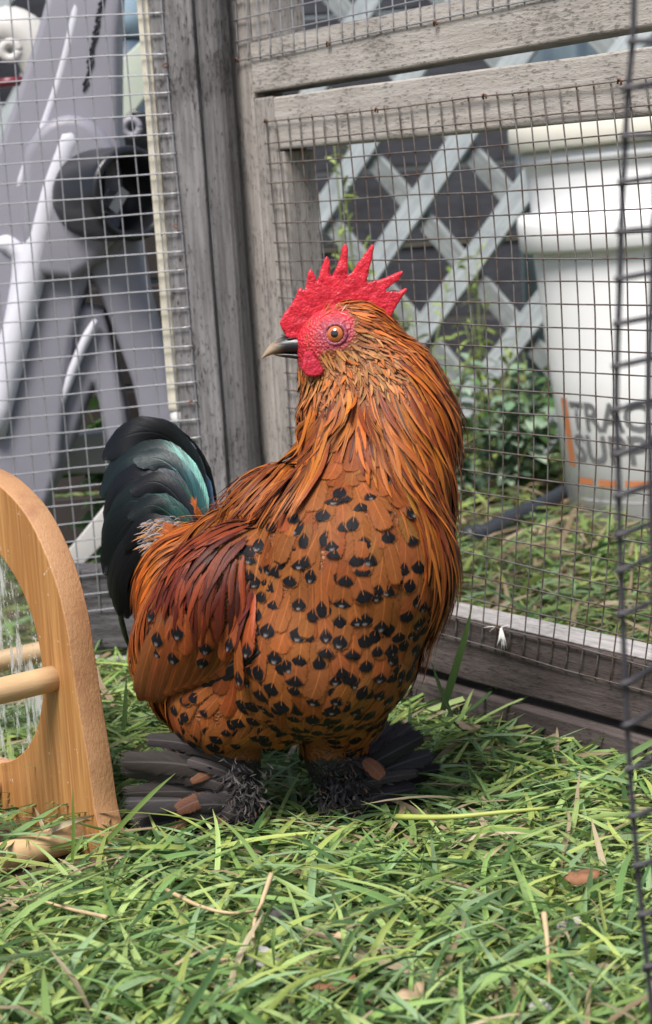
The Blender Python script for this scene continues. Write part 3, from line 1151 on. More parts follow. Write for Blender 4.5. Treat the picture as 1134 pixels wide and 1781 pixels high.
def in_poly(P, poly):
    x, y = P[:, 0], P[:, 1]
    r = np.zeros(len(P), bool)
    n = len(poly)
    for i in range(n):
        (x1, y1), (x2, y2) = poly[i], poly[(i + 1) % n]
        c = ((y1 > y) != (y2 > y)) & (x < (x2 - x1) * (y - y1) / (y2 - y1 + 1e-12) + x1)
        r ^= c
    return r


FACE = [(490, 560), (530, 535), (565, 527), (598, 533), (614, 555), (616, 588), (600, 606), (578, 609), (556, 614), (542, 640), (522, 640), (505, 625), (488, 600)]
bq = proj(BV)
face_w = in_poly(bq, FACE) & (BV[:, 1] < 1.02)


def lin(*c):
    return tuple(((v / 255 + .055) / 1.055) ** 2.4 if v > 10 else v / 255 / 12.92 for v in c)


bcol = np.tile(np.array([.20, .062, .016]), (len(BV), 1))
bcol[face_w] = (.36, .036, .045)
fr_ = np.clip(np.maximum((572 - bq[:, 1]) / 22, (556 - bq[:, 0]) / 22), 0, 1)[:, None]
bcol = np.where(face_w[:, None], bcol * (1 - fr_) + np.array([.50, .018, .035]) * fr_, bcol)
ring = np.hypot(bq[:, 0] - 583, bq[:, 1] - 581)
bcol[face_w & (ring < 30)] = (.34, .045, .07)
bcol[(bq[:, 1] > 1322)] = (.025, .022, .023)
bcol[(bq[:, 1] > 1452)] = (.16, .15, .14)


def skin_mat():
    m, b = newmat('skin_and_down')
    c = attr('fcol')
    co = coords()
    n = noise(co, 420, 3, .6)
    v = voro(co, 700)
    put(b, 'Base Color', mix(sstep(.35, .7, n) * .45, c, mix(1.0, c, (.75, .5, .5), 'SCREEN')))
    c2 = mix(sstep(.60, .72, noise(co, 650, 3, .7)) * .4, scale_col(c, .55 + n * .8), scale_col(c, 1.9))
    put(b, 'Base Color', c2)
    put(b, 'Roughness', .5)
    put(b, 'Subsurface Weight', .12)
    b.inputs['Subsurface Radius'].default_value = (.004, .001, .0008)
    bump(b, v * .8 + n, .7, .0012)
    return m


M['skin'] = skin_mat()


def col_attr(me, name, arr):
    a = me.attributes.new(name, 'FLOAT_COLOR', 'POINT')
    c = np.ones((len(arr), 4), np.float32)
    c[:, :arr.shape[1]] = arr
    a.data.foreach_set('color', c.ravel())


bo = mesh('body', BV, BF, M['skin'], RO, rel=RB)
col_attr(bo.data, 'fcol', bcol)


# ---- feather material
def feather_mat(name, gloss=.48, metal=0.0, dark_sheen=False, fringe=1.0, spec=.22, soft=.60, rim=.3, shaft=None):
    shaft_c = lambda q: scale_col(q, 2.1) if shaft is None else mix(.7, q, shaft)
    m, b = newmat(name)
    uvn = X.nt.nodes.new('ShaderNodeUVMap')
    u, v, _ = sep(X(uvn.outputs[0]))
    a = X.m('ABSOLUTE', u - .5) * 2.0
    c = attr('fcol')
    par = sep(attr('fpar'))
    spang, stripe, rnd = par
    bl = noise(vec((v * 1.0 - a * .28) * 52.0, a * 1.5, rnd * 97.0), 1.0, 3, .7)
    fr = noise(vec((v * 1.0 - a * .25) * 80.0, X.m('SIGN', u - .5) * 3.0 + a * .8, rnd * 41.0), 1.0, 2, .6)
    cl = noise(vec((v - a * .3) * 9.0, u * 3.0, rnd * 53.0), 1.0, 2)
    col = scale_col(c, .22 + bl * .98 + cl * .56)
    col = mix(sstep(.12, .03, a) * (1 - v * .6) * .5, col, shaft_c(c))
    col = mix(sstep(.78, 1.0, a) * rim, col, scale_col(c, 1.7))
    if not dark_sheen:
        core = sstep(.55, .22, a + (bl - .5) * .5) * stripe
        col = mix(core, col, (.02, .012, .009))
        vv = v + (bl - .5) * .16
        t = (vv - .60 - rnd * .10) * (1 / .30)
        hw = X.m('MINIMUM', t * 1.2 + .02, .64 + rnd * .24)
        # shaft notch at the top of the spot, then the spot itself
        blk = sstep(-.09, .07, hw - X.m('ABSOLUTE', a + (cl - .5) * .3) + (bl - .5) * .35) * (t > 0) * (vv < .972) * (spang > .02) * (1 - sstep(.06, .02, a) * (t < .45) * .85)
        col = mix(blk, col, (.006, .006, .008))
        wht = sstep(.42, .08, a) * sstep(.86, .93, vv) * (spang > .45) * (vv < .965)
        col = mix(wht * .5, col, (.30, .28, .28))
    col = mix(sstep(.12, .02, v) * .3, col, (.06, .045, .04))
    put(b, 'Base Color', col)
    if dark_sheen and metal:
        col = mix(sstep(.16, .55, v + (cl - .5) * .8) * .92, col, (.007, .0075, .009))  # teal highlight near the root is painted in, fading to black outwards
        put(b, 'Base Color', col)
        put(b, 'Metallic', metal)
    ed = X.m('MAXIMUM', sstep(.50, 1.02, a), sstep(.84, 1.0, v)) * fringe
    put(b, 'Alpha', sstep(-.10, .16, fr - ed * soft))
    put(b, 'Roughness', gloss)
    put(b, 'Specular IOR Level', spec)
    put(b, 'Sheen Weight', .0)
    bump(b, bl + sstep(.1, .0, a) * .6, .28, .0008)
    return m


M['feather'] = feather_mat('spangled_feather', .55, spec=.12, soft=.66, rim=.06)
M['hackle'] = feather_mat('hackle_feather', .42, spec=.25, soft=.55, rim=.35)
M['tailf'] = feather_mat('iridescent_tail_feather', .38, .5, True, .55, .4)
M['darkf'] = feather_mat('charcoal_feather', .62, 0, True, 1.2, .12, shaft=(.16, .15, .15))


# ---- flow field: where the feathers lie and which way they point (measured from the bird)
SEED = []
def seeds(tract, *a):
    for x, y, dx, dy in a: SEED.append((x, y, dx, dy, tract))


seeds('crown', (600, 524, 1, .0), (640, 530, 1, .2), (670, 560, .9, .7), (690, 590, .8, .8), (645, 560, 1, .15))
seeds('cheek', (640, 590, 1, .35), (660, 620, .8, .8), (600, 630, .7, .7), (620, 650, .6, .9), (570, 655, .25, 1), (545, 665, 0, 1), (600, 670, .2, 1), (660, 650, .6, .9))
seeds('hackle', (720, 640, .7, .9), (745, 690, .5, 1), (770, 760, .3, 1), (790, 840, .12, 1), (795, 900, .0, 1), (720, 770, .38, 1), (750, 860, .22, 1), (690, 700, .4, 1),
      (650, 700, .22, 1), (690, 770, .4, 1), (725, 830, .3, 1), (610, 690, .05, 1), (575, 705, -.2, 1), (545, 730, -.4, 1), (520, 790, -.6, 1), (480, 810, -.85, 1), (440, 850, -1, .9),
      (400, 890, -1, .8), (545, 760, -.35, 1), (650, 735, .25, 1))
seeds('breast', (590, 765, -.02, 1), (630, 790, .1, 1), (665, 830, .12, 1), (555, 800, -.15, 1), (550, 850, -.1, 1), (600, 820, 0, 1), (640, 860, .1, 1), (600, 900, 0, 1), (520, 920, -.25, 1), (460, 945, -.4, 1), (640, 980, .05, 1), (715, 950, .15, 1), (770, 1000, .15, 1),
      (560, 1050, -.03, 1), (480, 1050, -.2, 1), (680, 1080, -.05, 1), (600, 1150, -.1, 1), (500, 1180, -.25, 1), (650, 1200, -.3, 1), (560, 1270, -.2, 1), (470, 1110, -.2, 1), (690, 920, .15, 1),
      (750, 1090, -.1, 1), (450, 1000, -.3, 1), (660, 900, .1, 1))
seeds('thigh', (430, 1220, -.5, .9), (350, 1200, -.8, .7), (320, 1260, -.5, 1), (380, 1290, -.25, 1), (460, 1290, -.2, 1), (590, 1300, -.1, 1), (300, 1235, -.6, .9), (640, 1270, -.1, 1))
seeds('wing_bow', (405, 950, -.7, .9), (375, 1000, -.4, 1), (420, 1020, -.1, 1), (350, 960, -.9, .6), (365, 1030, -.25, 1), (410, 1035, -.05, 1), (320, 1010, -.6, 1))
seeds('covert', (290, 1052, -.2, 1), (320, 1058, -.12, 1), (355, 1066, -.05, 1), (395, 1070, .0, 1), (425, 1068, 0, 1))
seeds('secondary', (300, 1125, -.2, 1), (340, 1140, -.3, .9), (270, 1180, -.3, 1), (400, 1140, -.8, .5), (290, 1095, -.2, 1), (340, 1105, -.1, 1), (385, 1105, -.1, 1))
seeds('saddle', (310, 950, -.9, .45), (270, 990, -.7, .8), (240, 1060, -.4, 1), (285, 1010, -.6, .8), (240, 1120, -.1, 1), (340, 925, -.9, .3), (262, 1060, -.35, 1))
sx = np.array([s[:2] for s in SEED])
SP = cast(sx[:, 0], sx[:, 1])
SD = np.array([RIGHT * s[2] - UP * s[3] for s in SEED])
ST = [s[4] for s in SEED]
NAMES = sorted(set(ST))
SI = np.array([NAMES.index(t) for t in ST])


def flow(P, N):
    d2 = ((P[:, None] - SP[None]) ** 2).sum(-1)
    wgt = 1 / (d2 + .00006) ** 2
    D = (wgt[..., None] * SD[None]).sum(1)
    D -= N * (D * N).sum(-1)[:, None]
    return D / (np.linalg.norm(D, axis=1)[:, None] + 1e-9)


def tract(P):
    d2 = ((P[:, None] - SP[None]) ** 2).sum(-1)
    return SI[d2.argmin(1)]


# ---- one sheet per feather
def feather_grid(Cn, Nn, Bn, wid, lift, droop, na=4, jag=.05, flat=0.0):
    """Cn,Nn,Bn (n,k,3), wid (n,k) half width, lift (n,k). returns verts (n,k,na+1,3)"""
    n, k, _ = Cn.shape
    s = np.linspace(-1, 1, na + 1)
    w2 = wid[:, :, None] * s[None, None]
    j = rng.normal(0, jag, (n, k, na + 1)) * (np.abs(s) > .9)
    w2 = w2 * (1 + j)
    hh = lift[:, :, None] - droop[:, None, None] * wid[:, :, None] * (s ** 2)[None, None]
    return Cn[:, :, None] + Bn[:, :, None] * w2[..., None] + Nn[:, :, None] * hh[..., None]


PROF = {
    'round': ([0, .1, .3, .6, .8, .9, .96, 1], [.25, .55, .85, 1, .97, .82, .58, .22]),
    'lance': ([0, .08, .3, .55, .8, .93, 1], [.3, .65, 1, .95, .62, .3, .04]),
    'long': ([0, .1, .3, .7, .88, .96, 1], [.35, .7, .95, 1, .86, .6, .2]),
}


def faces_of(k, na):
    idx = np.arange(k * (na + 1)).reshape(k, na + 1)
    return np.stack([idx[:-1, :-1], idx[:-1, 1:], idx[1:, 1:], idx[1:, :-1]], -1).reshape(-1, 4)


def emit(name, V, fcol, fpar, mat, limit=300, order=None, parent=None):
    "V (n,k,m,3): the first `limit` in order become feathers of their own, the rest one part"
    n, k, m, _ = V.shape
    q = faces_of(k, m - 1)
    uv = np.zeros((k, m, 2), np.float32)
    uv[..., 0] = np.linspace(0, 1, m)[None]
    uv[..., 1] = np.linspace(0, 1, k)[:, None]
    uv = uv.reshape(-1, 2)
    order = np.arange(n) if order is None else order

    def build(ids, nm):
        vs = V[ids].reshape(-1, 3) - RB
        nv = k * m
        qq = (q[None] + (np.arange(len(ids)) * nv)[:, None, None]).reshape(-1, 4)
        me = bpy.data.meshes.new(nm)
        me.vertices.add(len(vs))
        me.vertices.foreach_set('co', vs.astype(np.float32).ravel())
        me.loops.add(qq.size)
        me.loops.foreach_set('vertex_index', qq.astype(np.int32).ravel())
        me.polygons.add(len(qq))
        me.polygons.foreach_set('loop_start', np.arange(len(qq), dtype=np.int32) * 4)
        me.polygons.foreach_set('loop_total', np.full(len(qq), 4, dtype=np.int32))
        me.update(calc_edges=True)
        me.uv_layers.new(name='UVMap').data.foreach_set('uv', uv[np.tile(q.ravel(), len(ids))].ravel())
        col_attr(me, 'fcol', np.repeat(fcol[ids], nv, 0))
        col_attr(me, 'fpar', np.repeat(fpar[ids], nv, 0))
        return link(nm, me, mat, parent or RO)
    for i in order[:limit]:
        build(np.array([i]), name)
    if n > limit:
        tag(build(np.array(order[limit:]), name), kind='stuff')


def grow(P, L, Wd, prof, k, lift0, liftv, droop, na=4, jag=.05, dirjit=.1, power=1.3, iso=None):
    "feathers that follow the body from roots P"
    n = len(P)
    P = snap(P, 2)
    Cn = np.zeros((n, k, 3)); Nn = np.zeros((n, k, 3)); Bn = np.zeros((n, k, 3))
    st = L / (k - 1)
    rot = rng.normal(0, dirjit, n)
    for i in range(k):
        N = grad(P)
        D = flow(P, N)
        Bi = np.cross(N, D)
        D = D * np.cos(rot)[:, None] + Bi * np.sin(rot)[:, None]
        Cn[:, i], Nn[:, i], Bn[:, i] = P, N, np.cross(N, D)
        P = snap(P + D * st[:, None], 1)
    t = np.linspace(0, 1, k)
    wid = Wd[:, None] * np.interp(t, *PROF[prof])[None]
    lf = lift0[:, None] + liftv[:, None] * (t ** power)[None]
    return feather_grid(Cn, Nn, Bn, wid, lf, droop, na, jag)


# ---- roots by dart throwing, per tract
tri = np.array([f for f in BF if len(f) == 4])
A, B_, Cc, Dd = (BV[tri[:, i]] for i in range(4))
area = np.linalg.norm(np.cross(Cc - A, Dd - B_), axis=1) / 2
pick = rng.choice(len(tri), 60000, p=area / area.sum())
r1, r2 = rng.random((2, 60000, 1))
CP = (A[pick] * (1 - r1) + B_[pick] * r1) * (1 - r2) + (Dd[pick] * (1 - r1) + Cc[pick] * r1) * r2
CT = tract(CP)
CQ = proj(CP)
bad = (in_poly(CQ, FACE) & (CP[:, 1] < 1.02)) | (CQ[:, 1] > 1278) | ((CQ[:, 0] < 545) & (CQ[:, 1] > 520) & (CQ[:, 1] < 640))


def darts(name, r):
    c = CP[(CT == NAMES.index(name)) & ~bad]
    acc = np.zeros((0, 3))
    out = []
    cell = {}
    for p in c:
        key = (int(p[0] // r), int(p[1] // r), int(p[2] // r))
        ok = True
        for dx in (-1, 0, 1):
            for dy in (-1, 0, 1):
                for dz in (-1, 0, 1):
                    for o in cell.get((key[0] + dx, key[1] + dy, key[2] + dz), ()):
                        if (p[0] - o[0]) ** 2 + (p[1] - o[1]) ** 2 + (p[2] - o[2]) ** 2 < r * r:
                            ok = False
                            break
                    if not ok: break
                if not ok: break
            if not ok: break
        if ok:
            cell.setdefault(key, []).append(p)
            out.append(p)
    return np.array(out)


def by_view(P):
    N = grad(P)
    f = ((CAM - P) * N).sum(1) / np.linalg.norm(CAM - P, axis=1)
    return np.argsort(-f + (P[:, 1] - .95) * 2)


def rc(base, var, n, alt=None, palt=0.0):
    c = np.tile(np.array(base), (n, 1)) * rng.normal(1, var, (n, 1)).clip(.5, 1.6)
    c *= rng.normal(1, .06, (n, 3))
    if alt is not None:
        k = rng.random(n) < palt
        c[k] = np.array(alt) * rng.normal(1, var, (k.sum(), 1)).clip(.5, 1.6)
    return c.clip(.003, .9)


ORANGE, CHEST, DARKRED, TAN = (.30, .085, .016), (.16, .043, .011), (.070, .0095, .004), (.29, .125, .04)
U = lambda a, b, n: rng.uniform(a, b, n)

# breast
P = darts('breast', .0056)
n = len(P)
q = proj(snap(P + flow(P, grad(P)) * .010, 1))
L, Wd = U(.016, .024, n), U(.0044, .0068, n)
V = grow(P, L, Wd, 'round', 9, U(.0005, .0010, n), U(.0004, .0013, n) + (rng.random(n) < .10) * .0010, U(.06, .16, n), 6, .05, .16)
fp = np.zeros((n, 3)); fp[:, 2] = rng.random(n)
ps = np.interp(q[:, 1], [800, 850, 900, 980, 1400], [.30, .60, .75, .93, .95])
fp[:, 0] = np.where(rng.random(n) < ps, np.where(rng.random(n) < .34, 1.0, .3), 0)
emit('breast_feather', V, rc((.185, .060, .017), .07, n, CHEST, .08), fp, M['feather'], 300, by_view(P))
# thigh and vent
P = darts('thigh', .0066)
n = len(P)
V = grow(P, U(.015, .021, n), U(.0042, .0062, n), 'round', 8, U(.0005, .0010, n), U(.0005, .0018, n), U(.1, .2, n), 6, .08, .25)
fp = np.zeros((n, 3)); fp[:, 2] = rng.random(n); fp[:, 0] = np.where(rng.random(n) < .8, .35, 0)
emit('thigh_feather', V, rc((.20, .064, .017), .08, n), fp, M['feather'], 220, by_view(P))
# crown and cheeks
P = darts('crown', .0015)
n = len(P)
V = grow(P, U(.008, .014, n), U(.0005, .0010, n), 'lance', 5, U(.0003, .0008, n), U(.0008, .0022, n), U(0, .3, n), 2, .05, .15)
fp = np.zeros((n, 3)); fp[:, 2] = rng.random(n); fp[:, 1] = np.where(rng.random(n) < .3, .5, 0)
emit('crown_feather', V, rc((.36, .095, .015), .25, n, (.2, .045, .01), .3), fp, M['hackle'], 200, by_view(P))
P = darts('cheek', .0017)
n = len(P)
V = grow(P, U(.007, .013, n), U(.0005, .0011, n), 'lance', 5, U(.0003, .0010, n), U(.0006, .0030, n), U(0, .3, n), 2, .08, .3)
fp = np.zeros((n, 3)); fp[:, 2] = rng.random(n); fp[:, 1] = np.where(rng.random(n) < .15, .6, 0)
emit('cheek_feather', V, rc(TAN, .22, n, ORANGE, .35), fp, M['hackle'], 200, by_view(P))
# hackle
P = darts('hackle', .0026)
n = len(P)
q = proj(P)
L = np.interp(q[:, 1], [600, 700, 800], [.026, .044, .056]) * U(.8, 1.2, n)
mid = np.exp(-((q[:, 0] - 610) / 70) ** 2) * (q[:, 1] > 640) * (q[:, 1] < 900)
L = L * (1 - .45 * mid)
V = grow(P, L, U(.0009, .0018, n), 'lance', 11, U(.0006, .0026, n), np.abs(rng.normal(.0022, .0026, n)) + .0004, U(.1, .5, n), 2, .06, .12, 1.6)
fp = np.zeros((n, 3)); fp[:, 2] = rng.random(n)
left = q[:, 0] < 540
fp[:, 1] = np.where(rng.random(n) < np.where(left, .55, .22), U(.4, .9, n), 0)
hc = rc((.30, .086, .012), .25, n, (.15, .030, .008), .4)
emit('hackle_feather', V, hc, fp, M['hackle'], 300, by_view(P))
# secondaries: large feathers laid over the wing
def laid(ctrl, wd, lift, k=14, prof='long', droop=.25, na=6, jag=.02, tilt=0.0):
    "feather along control points given as directions, lying on the body"
    c = bez(ctrl, k)
    P = cast(c[:, 0], c[:, 1])
    N = grad(P)
    T = np.gradient(P, axis=0)
    T /= np.linalg.norm(T, axis=1)[:, None]
    B = np.cross(N, T)
    B /= np.linalg.norm(B, axis=1)[:, None]
    t = np.linspace(0, 1, k)
    wid = wd * np.interp(t, *PROF[prof])
    lf = np.interp(t, [0, 1], lift)
    return feather_grid(P[None], N[None], B[None], wid[None], lf[None], np.array([droop]), na, jag)


# long loose cape feathers running from the throat over the shoulder
cape = []
for i in range(64):
    t = (i + random.random()) / 64
    x0, y0 = 556 - 22 * random.random() + 26 * t, 725 + 60 * random.random()
    x2, y2 = 360 + 172 * t + random.uniform(-12, 12), 893 + 34 * math.sin(t * 3.1) + random.uniform(-16, 12)
    x1, y1 = x0 + (x2 - x0) * .45 + 10, y0 + (y2 - y0) * .42 - 6 * (1 - t)
    cape.append(laid([(x0, y0), (x1, y1), (x2, y2)], random.uniform(.0011, .0022), (.0028, random.uniform(.0035, .0075)), 12, 'lance', .3, 4, .06))
V = np.concatenate(cape)
n = len(V)
fp = np.zeros((n, 3)); fp[:, 2] = rng.random(n); fp[:, 1] = np.where(rng.random(n) < .45, U(.3, .8, n), 0)
emit('cape_feather', V, rc((.29, .085, .014), .25, n, (.15, .034, .010), .4), fp, M['hackle'])
# wing bow, coverts
P = darts('wing_bow', .0034)
n = len(P)
V = grow(P, U(.018, .030, n), U(.0012, .0023, n), 'lance', 9, U(.0026, .0038, n), U(.0010, .0026, n), U(.1, .3, n), 4, .08, .14)
fp = np.zeros((n, 3)); fp[:, 2] = rng.random(n); fp[:, 1] = np.where(rng.random(n) < .25, .5, 0)
emit('wing_bow_feather', V, rc(DARKRED, .25, n, (.16, .028, .007), .35), fp, M['hackle'], 200, by_view(P))
P = darts('covert', .0085)
n = len(P)
V = grow(P, U(.018, .024, n), U(.0045, .006, n), 'round', 8, U(.0030, .0040, n), U(.0022, .003, n), U(.2, .4, n), 6, .04, .1)
fp = np.zeros((n, 3)); fp[:, 2] = rng.random(n); fp[:, 0] = np.where(rng.random(n) < .75, 1, 0)
emit('wing_covert', V, rc((.15, .038, .010), .15, n), fp, M['feather'], 100, by_view(P))
# under-layer on the flank below the wing
P = darts('secondary', .0100)
n = len(P)
V = grow(P, U(.022, .030, n), U(.006, .008, n), 'round', 8, U(.0004, .0010, n), U(.001, .002, n), U(.2, .4, n), 4, .05, .1)
fp = np.zeros((n, 3)); fp[:, 2] = rng.random(n)
emit('flank_feather', V, rc((.14, .036, .010), .15, n), fp, M['feather'], 100, by_view(P))


sec = []
for i in range(10):
    t = i / 9
    a = (296 + 140 * t, 1068 + 18 * t)
    b = (276 + 140 * t, 1118 + 12 * t)
    c = (262 + 136 * t, 1168 - 14 * t)
    d = (256 + 122 * t, 1212 - 44 * t)
    sec.append(laid([a, b, c, d], .0060, (.0014 + .00035 * (9 - i), .0034 + .0005 * (9 - i))))
V = np.concatenate(sec)
n = len(V)
fp = np.zeros((n, 3)); fp[:, 2] = rng.random(n)
emit('secondary_feather', V, rc((.155, .040, .011), .08, n), fp, M['hackle'])
pri = [laid([(452, 1118), (425, 1144), (390, 1164), (345, 1182)], .0042, (.0022, .0026)), laid([(456, 1130), (428, 1154), (392, 1174), (345, 1192)], .0036, (.0016, .0020))]
V = np.concatenate(pri)
fp = np.zeros((2, 3)); fp[:, 2] = rng.random(2)
emit('primary_feather', V, np.tile([.010, .009, .009], (2, 1)), fp, M['darkf'])
# saddle
P = darts('saddle', .0036)
n = len(P)
V = grow(P, U(.040, .062, n), U(.0011, .0020, n), 'lance', 12, U(.0008, .0024, n), U(.001, .004, n), U(.1, .4, n), 4, .05, .1, 1.5)
fp = np.zeros((n, 3)); fp[:, 2] = rng.random(n); fp[:, 1] = np.where(rng.random(n) < .15, .5, 0)
emit('saddle_feather', V, rc((.34, .088, .012), .2, n, (.2, .043, .009), .35), fp, M['hackle'], 250, by_view(P))


# ---- tail
def free(ctrl, wd, nrm, prof='long', k=18, na=6, droop=.18, jag=.03, tw=0.0, zj=0.0):
    "feather along 3-D control points (px, py, y); nrm is the way its face looks"
    c = bez([W(*p) for p in ctrl], k)
    T = np.gradient(c, axis=0)
    T /= np.linalg.norm(T, axis=1)[:, None]
    t = np.linspace(0, 1, k)
    Nn = np.tile(np.asarray(nrm, float), (k, 1))
    B = np.cross(Nn, T)
    B /= np.linalg.norm(B, axis=1)[:, None]
    Nn = np.cross(T, B)
    an = tw * (t - .3)
    B2 = B * np.cos(an)[:, None] + Nn * np.sin(an)[:, None]
    Nn = np.cross(T, B2)
    wid = wd * np.interp(t, *PROF[prof])
    return feather_grid(c[None], Nn[None], B2[None], wid[None], np.zeros((1, k)), np.array([droop]), na, jag)


NR = np.array([-.62, -.74, .22])
T_ = [  # far to near
    ([(372, 925, 1.075), (352, 850, 1.09), (325, 790, 1.10), (300, 765, 1.11)], .0058),
    ([(360, 915, 1.070), (335, 815, 1.085), (285, 757, 1.095), (222, 757, 1.10), (178, 797, 1.105)], .0085),
    ([(352, 920, 1.066), (325, 835, 1.080), (275, 792, 1.088), (215, 803, 1.094), (174, 862, 1.098)], .0098),
    ([(345, 925, 1.062), (300, 850, 1.074), (250, 830, 1.080), (205, 855, 1.086), (184, 915, 1.09)], .0095),
    ([(345, 920, 1.055), (312, 868, 1.062), (262, 850, 1.068), (210, 885, 1.074), (178, 950, 1.08)], .0098),
    ([(335, 925, 1.050), (290, 893, 1.056), (245, 893, 1.062), (205, 930, 1.068), (182, 1000, 1.074)], .0100),
    ([(320, 935, 1.047), (270, 920, 1.052), (228, 940, 1.058), (200, 985, 1.064), (192, 1040, 1.068)], .0088),
    ([(300, 950, 1.046), (255, 945, 1.050), (222, 975, 1.056), (204, 1020, 1.060), (206, 1070, 1.064)], .0070),
    ([(290, 970, 1.060), (240, 985, 1.064), (208, 1040, 1.068), (214, 1100, 1.07), (236, 1150, 1.072)], .0045),
]
tv, tc = [], []
for i, (c, wd) in enumerate(T_):
    tv.append(free(c, wd * rng.uniform(.9, 1.12), NR + rng.normal(0, .15, 3), tw=rng.uniform(-.1, .5), jag=.05))
    tc.append([(.10, .18, .30), (.012, .018, .019), (.045, .13, .12), (.016, .022, .030), (.040, .11, .085), (.025, .060, .055), (.010, .012, .013), (.008, .009, .010), (.008, .009, .010)][i])
for c, wd, k_ in (([(356, 918, 1.064), (322, 838, 1.073), (282, 800, 1.08), (232, 798, 1.084)], .0066, (.03, .10, .11)), ([(340, 922, 1.052), (306, 862, 1.058), (268, 838, 1.064), (226, 856, 1.068)], .0060, (.014, .018, .024)),
                  ([(330, 928, 1.046), (296, 894, 1.051), (262, 878, 1.056), (222, 900, 1.06)], .0058, (.02, .065, .055)), ([(322, 935, 1.043), (282, 912, 1.047), (246, 915, 1.052), (214, 955, 1.056)], .0056, (.010, .012, .015))):
    tv.append(free(c, wd, NR + rng.normal(0, .2, 3), tw=rng.uniform(0, .5), jag=.05))
    tc.append(k_)
for i, (c, wd) in enumerate(T_[1:8]):      # the far half of the tail
    tv.append(free([(x + 14, y + 6, z + .022 + .004 * i) for x, y, z in c], wd, NR * np.array([1, 1, -1]) + rng.normal(0, .06, 3), tw=-.15))
    tc.append((.010, .013, .014))
V = np.concatenate(tv)
n = len(V)
fp = np.zeros((n, 3)); fp[:, 2] = rng.random(n)
emit('tail_feather', V, np.array(tc), fp, M['tailf'])
# tail-side orange and pale down at the tail root
dv, dc = [], []
for i in range(330):
    x, y = random.uniform(258, 335), random.uniform(905, 955)
    a = random.uniform(2.2, 3.9)
    l = random.uniform(18, 46)
    z = 1.038 + random.uniform(0, .02)
    dv.append(free([(x + 10, y + 4, z), (x + 10 + l * .5 * math.cos(a), y - l * .35 * math.sin(a) * .6, z - .002), (x + 10 + l * math.cos(a), y - l * math.sin(a) * .4 + 8, z - .001)], .0004, NR, 'lance', 5, 2, .1))
    dc.append((.27, .25, .26) if random.random() < .6 else (.42, .2, .08))
V = np.concatenate(dv)
n = len(V)
fp = np.zeros((n, 3)); fp[:, 2] = rng.random(n)
emit('tail_down', V, np.array(dc), fp, M['darkf'], 0)
dv = []
for i in range(14):
    t = i / 13
    z = 1.052 - .002 * t
    dv.append(free([(352 + 8 * t, 915, z), (343 - 4 * t + 6 * random.random(), 895 - 6 * random.random(), z - .002), (328 + 14 * t, 858 + 16 * random.random(), z)], .0009, NR, 'lance', 8, 2))
for i in range(9):
    dv.append(free([(345, 932 + i, 1.036), (310, 920 + i * 1.5, 1.034), (262 + random.uniform(0, 20), 906 + i * 4, 1.036)], .0013, NR, 'lance', 8, 2))
V = np.concatenate(dv)
n = len(V)
fp = np.zeros((n, 3)); fp[:, 2] = rng.random(n)
emit('saddle_plume', V, rc((.30, .09, .025), .2, n), fp, M['hackle'])

# ---- feathered feet
def foot(root, tips, zt, nrm):
    vs = []
    tips = tips + [(a + random.uniform(-6, 6), b + random.uniform(-8, 8), a + (c - a) * random.uniform(.55, .95), b + (d - b) * random.uniform(.6, 1.0) + random.uniform(-10, 10), e * random.uniform(.55, .9), f) for (a, b, c, d, e, f) in tips]
    for (rx0, ry0, x, y, wd, sag) in tips:
        z0 = root + random.uniform(-.008, .006)
        z1 = zt + random.uniform(-.014, .012)
        mx, my = (rx0 + x) / 2, (ry0 + y) / 2 - sag * random.uniform(.2, 1.8)
        x += random.uniform(-14, 14); y += random.uniform(-8, 8)
        vs.append(free([(rx0, ry0, z0), (mx, my, (z0 + z1) / 2 - .006), (x, y, z1)], wd * random.uniform(.75, 1.25), nrm + rng.normal(0, .3, 3), 'long', 14, 8, .35, .16, tw=random.uniform(-.9, .9)))
    return vs


vs = []
tl = [(430, 1345, 235, 1292, .0062, 14), (420, 1335, 290, 1288, .006, 10), (430, 1360, 202, 1318, .0068, 14), (432, 1372, 198, 1345, .007, 12), (434, 1385, 203, 1372, .007, 10), (436, 1395, 205, 1398, .007, 8),
      (436, 1405, 214, 1420, .0068, 8), (436, 1415, 232, 1440, .0064, 8), (438, 1425, 262, 1455, .006, 8), (438, 1432, 305, 1463, .0056, 6), (436, 1360, 285, 1315, .006, 12), (438, 1375, 275, 1345, .0062, 10),
      (440, 1390, 282, 1378, .0062, 10), (442, 1405, 290, 1410, .006, 8), (442, 1420, 310, 1435, .0056, 8), (444, 1430, 350, 1462, .005, 6), (440, 1350, 330, 1310, .005, 8), (446, 1400, 345, 1385, .0055, 8), (448, 1420, 352, 1425, .005, 8)]
vs += foot(.958, tl, .962, np.array([-.1, -.93, .35]))
tr_ = [(585, 1345, 690, 1246, .006, -6), (590, 1350, 722, 1252, .006, -4), (592, 1360, 752, 1268, .0062, 0), (596, 1370, 772, 1300, .006, 4), (598, 1380, 786, 1330, .0055, 6), (600, 1390, 770, 1350, .0055, 8),
       (602, 1400, 740, 1372, .0055, 8), (602, 1408, 712, 1396, .005, 8), (600, 1350, 668, 1262, .0058, -4), (606, 1365, 705, 1300, .006, 4), (608, 1380, 712, 1336, .006, 6), (610, 1395, 690, 1370, .0055, 6),
       (596, 1340, 640, 1270, .0052, 0), (606, 1405, 668, 1412, .0045, 6), (604, 1375, 660, 1310, .005, 4)]
vs += foot(.968, tr_, .985, np.array([.15, -.93, .35]))
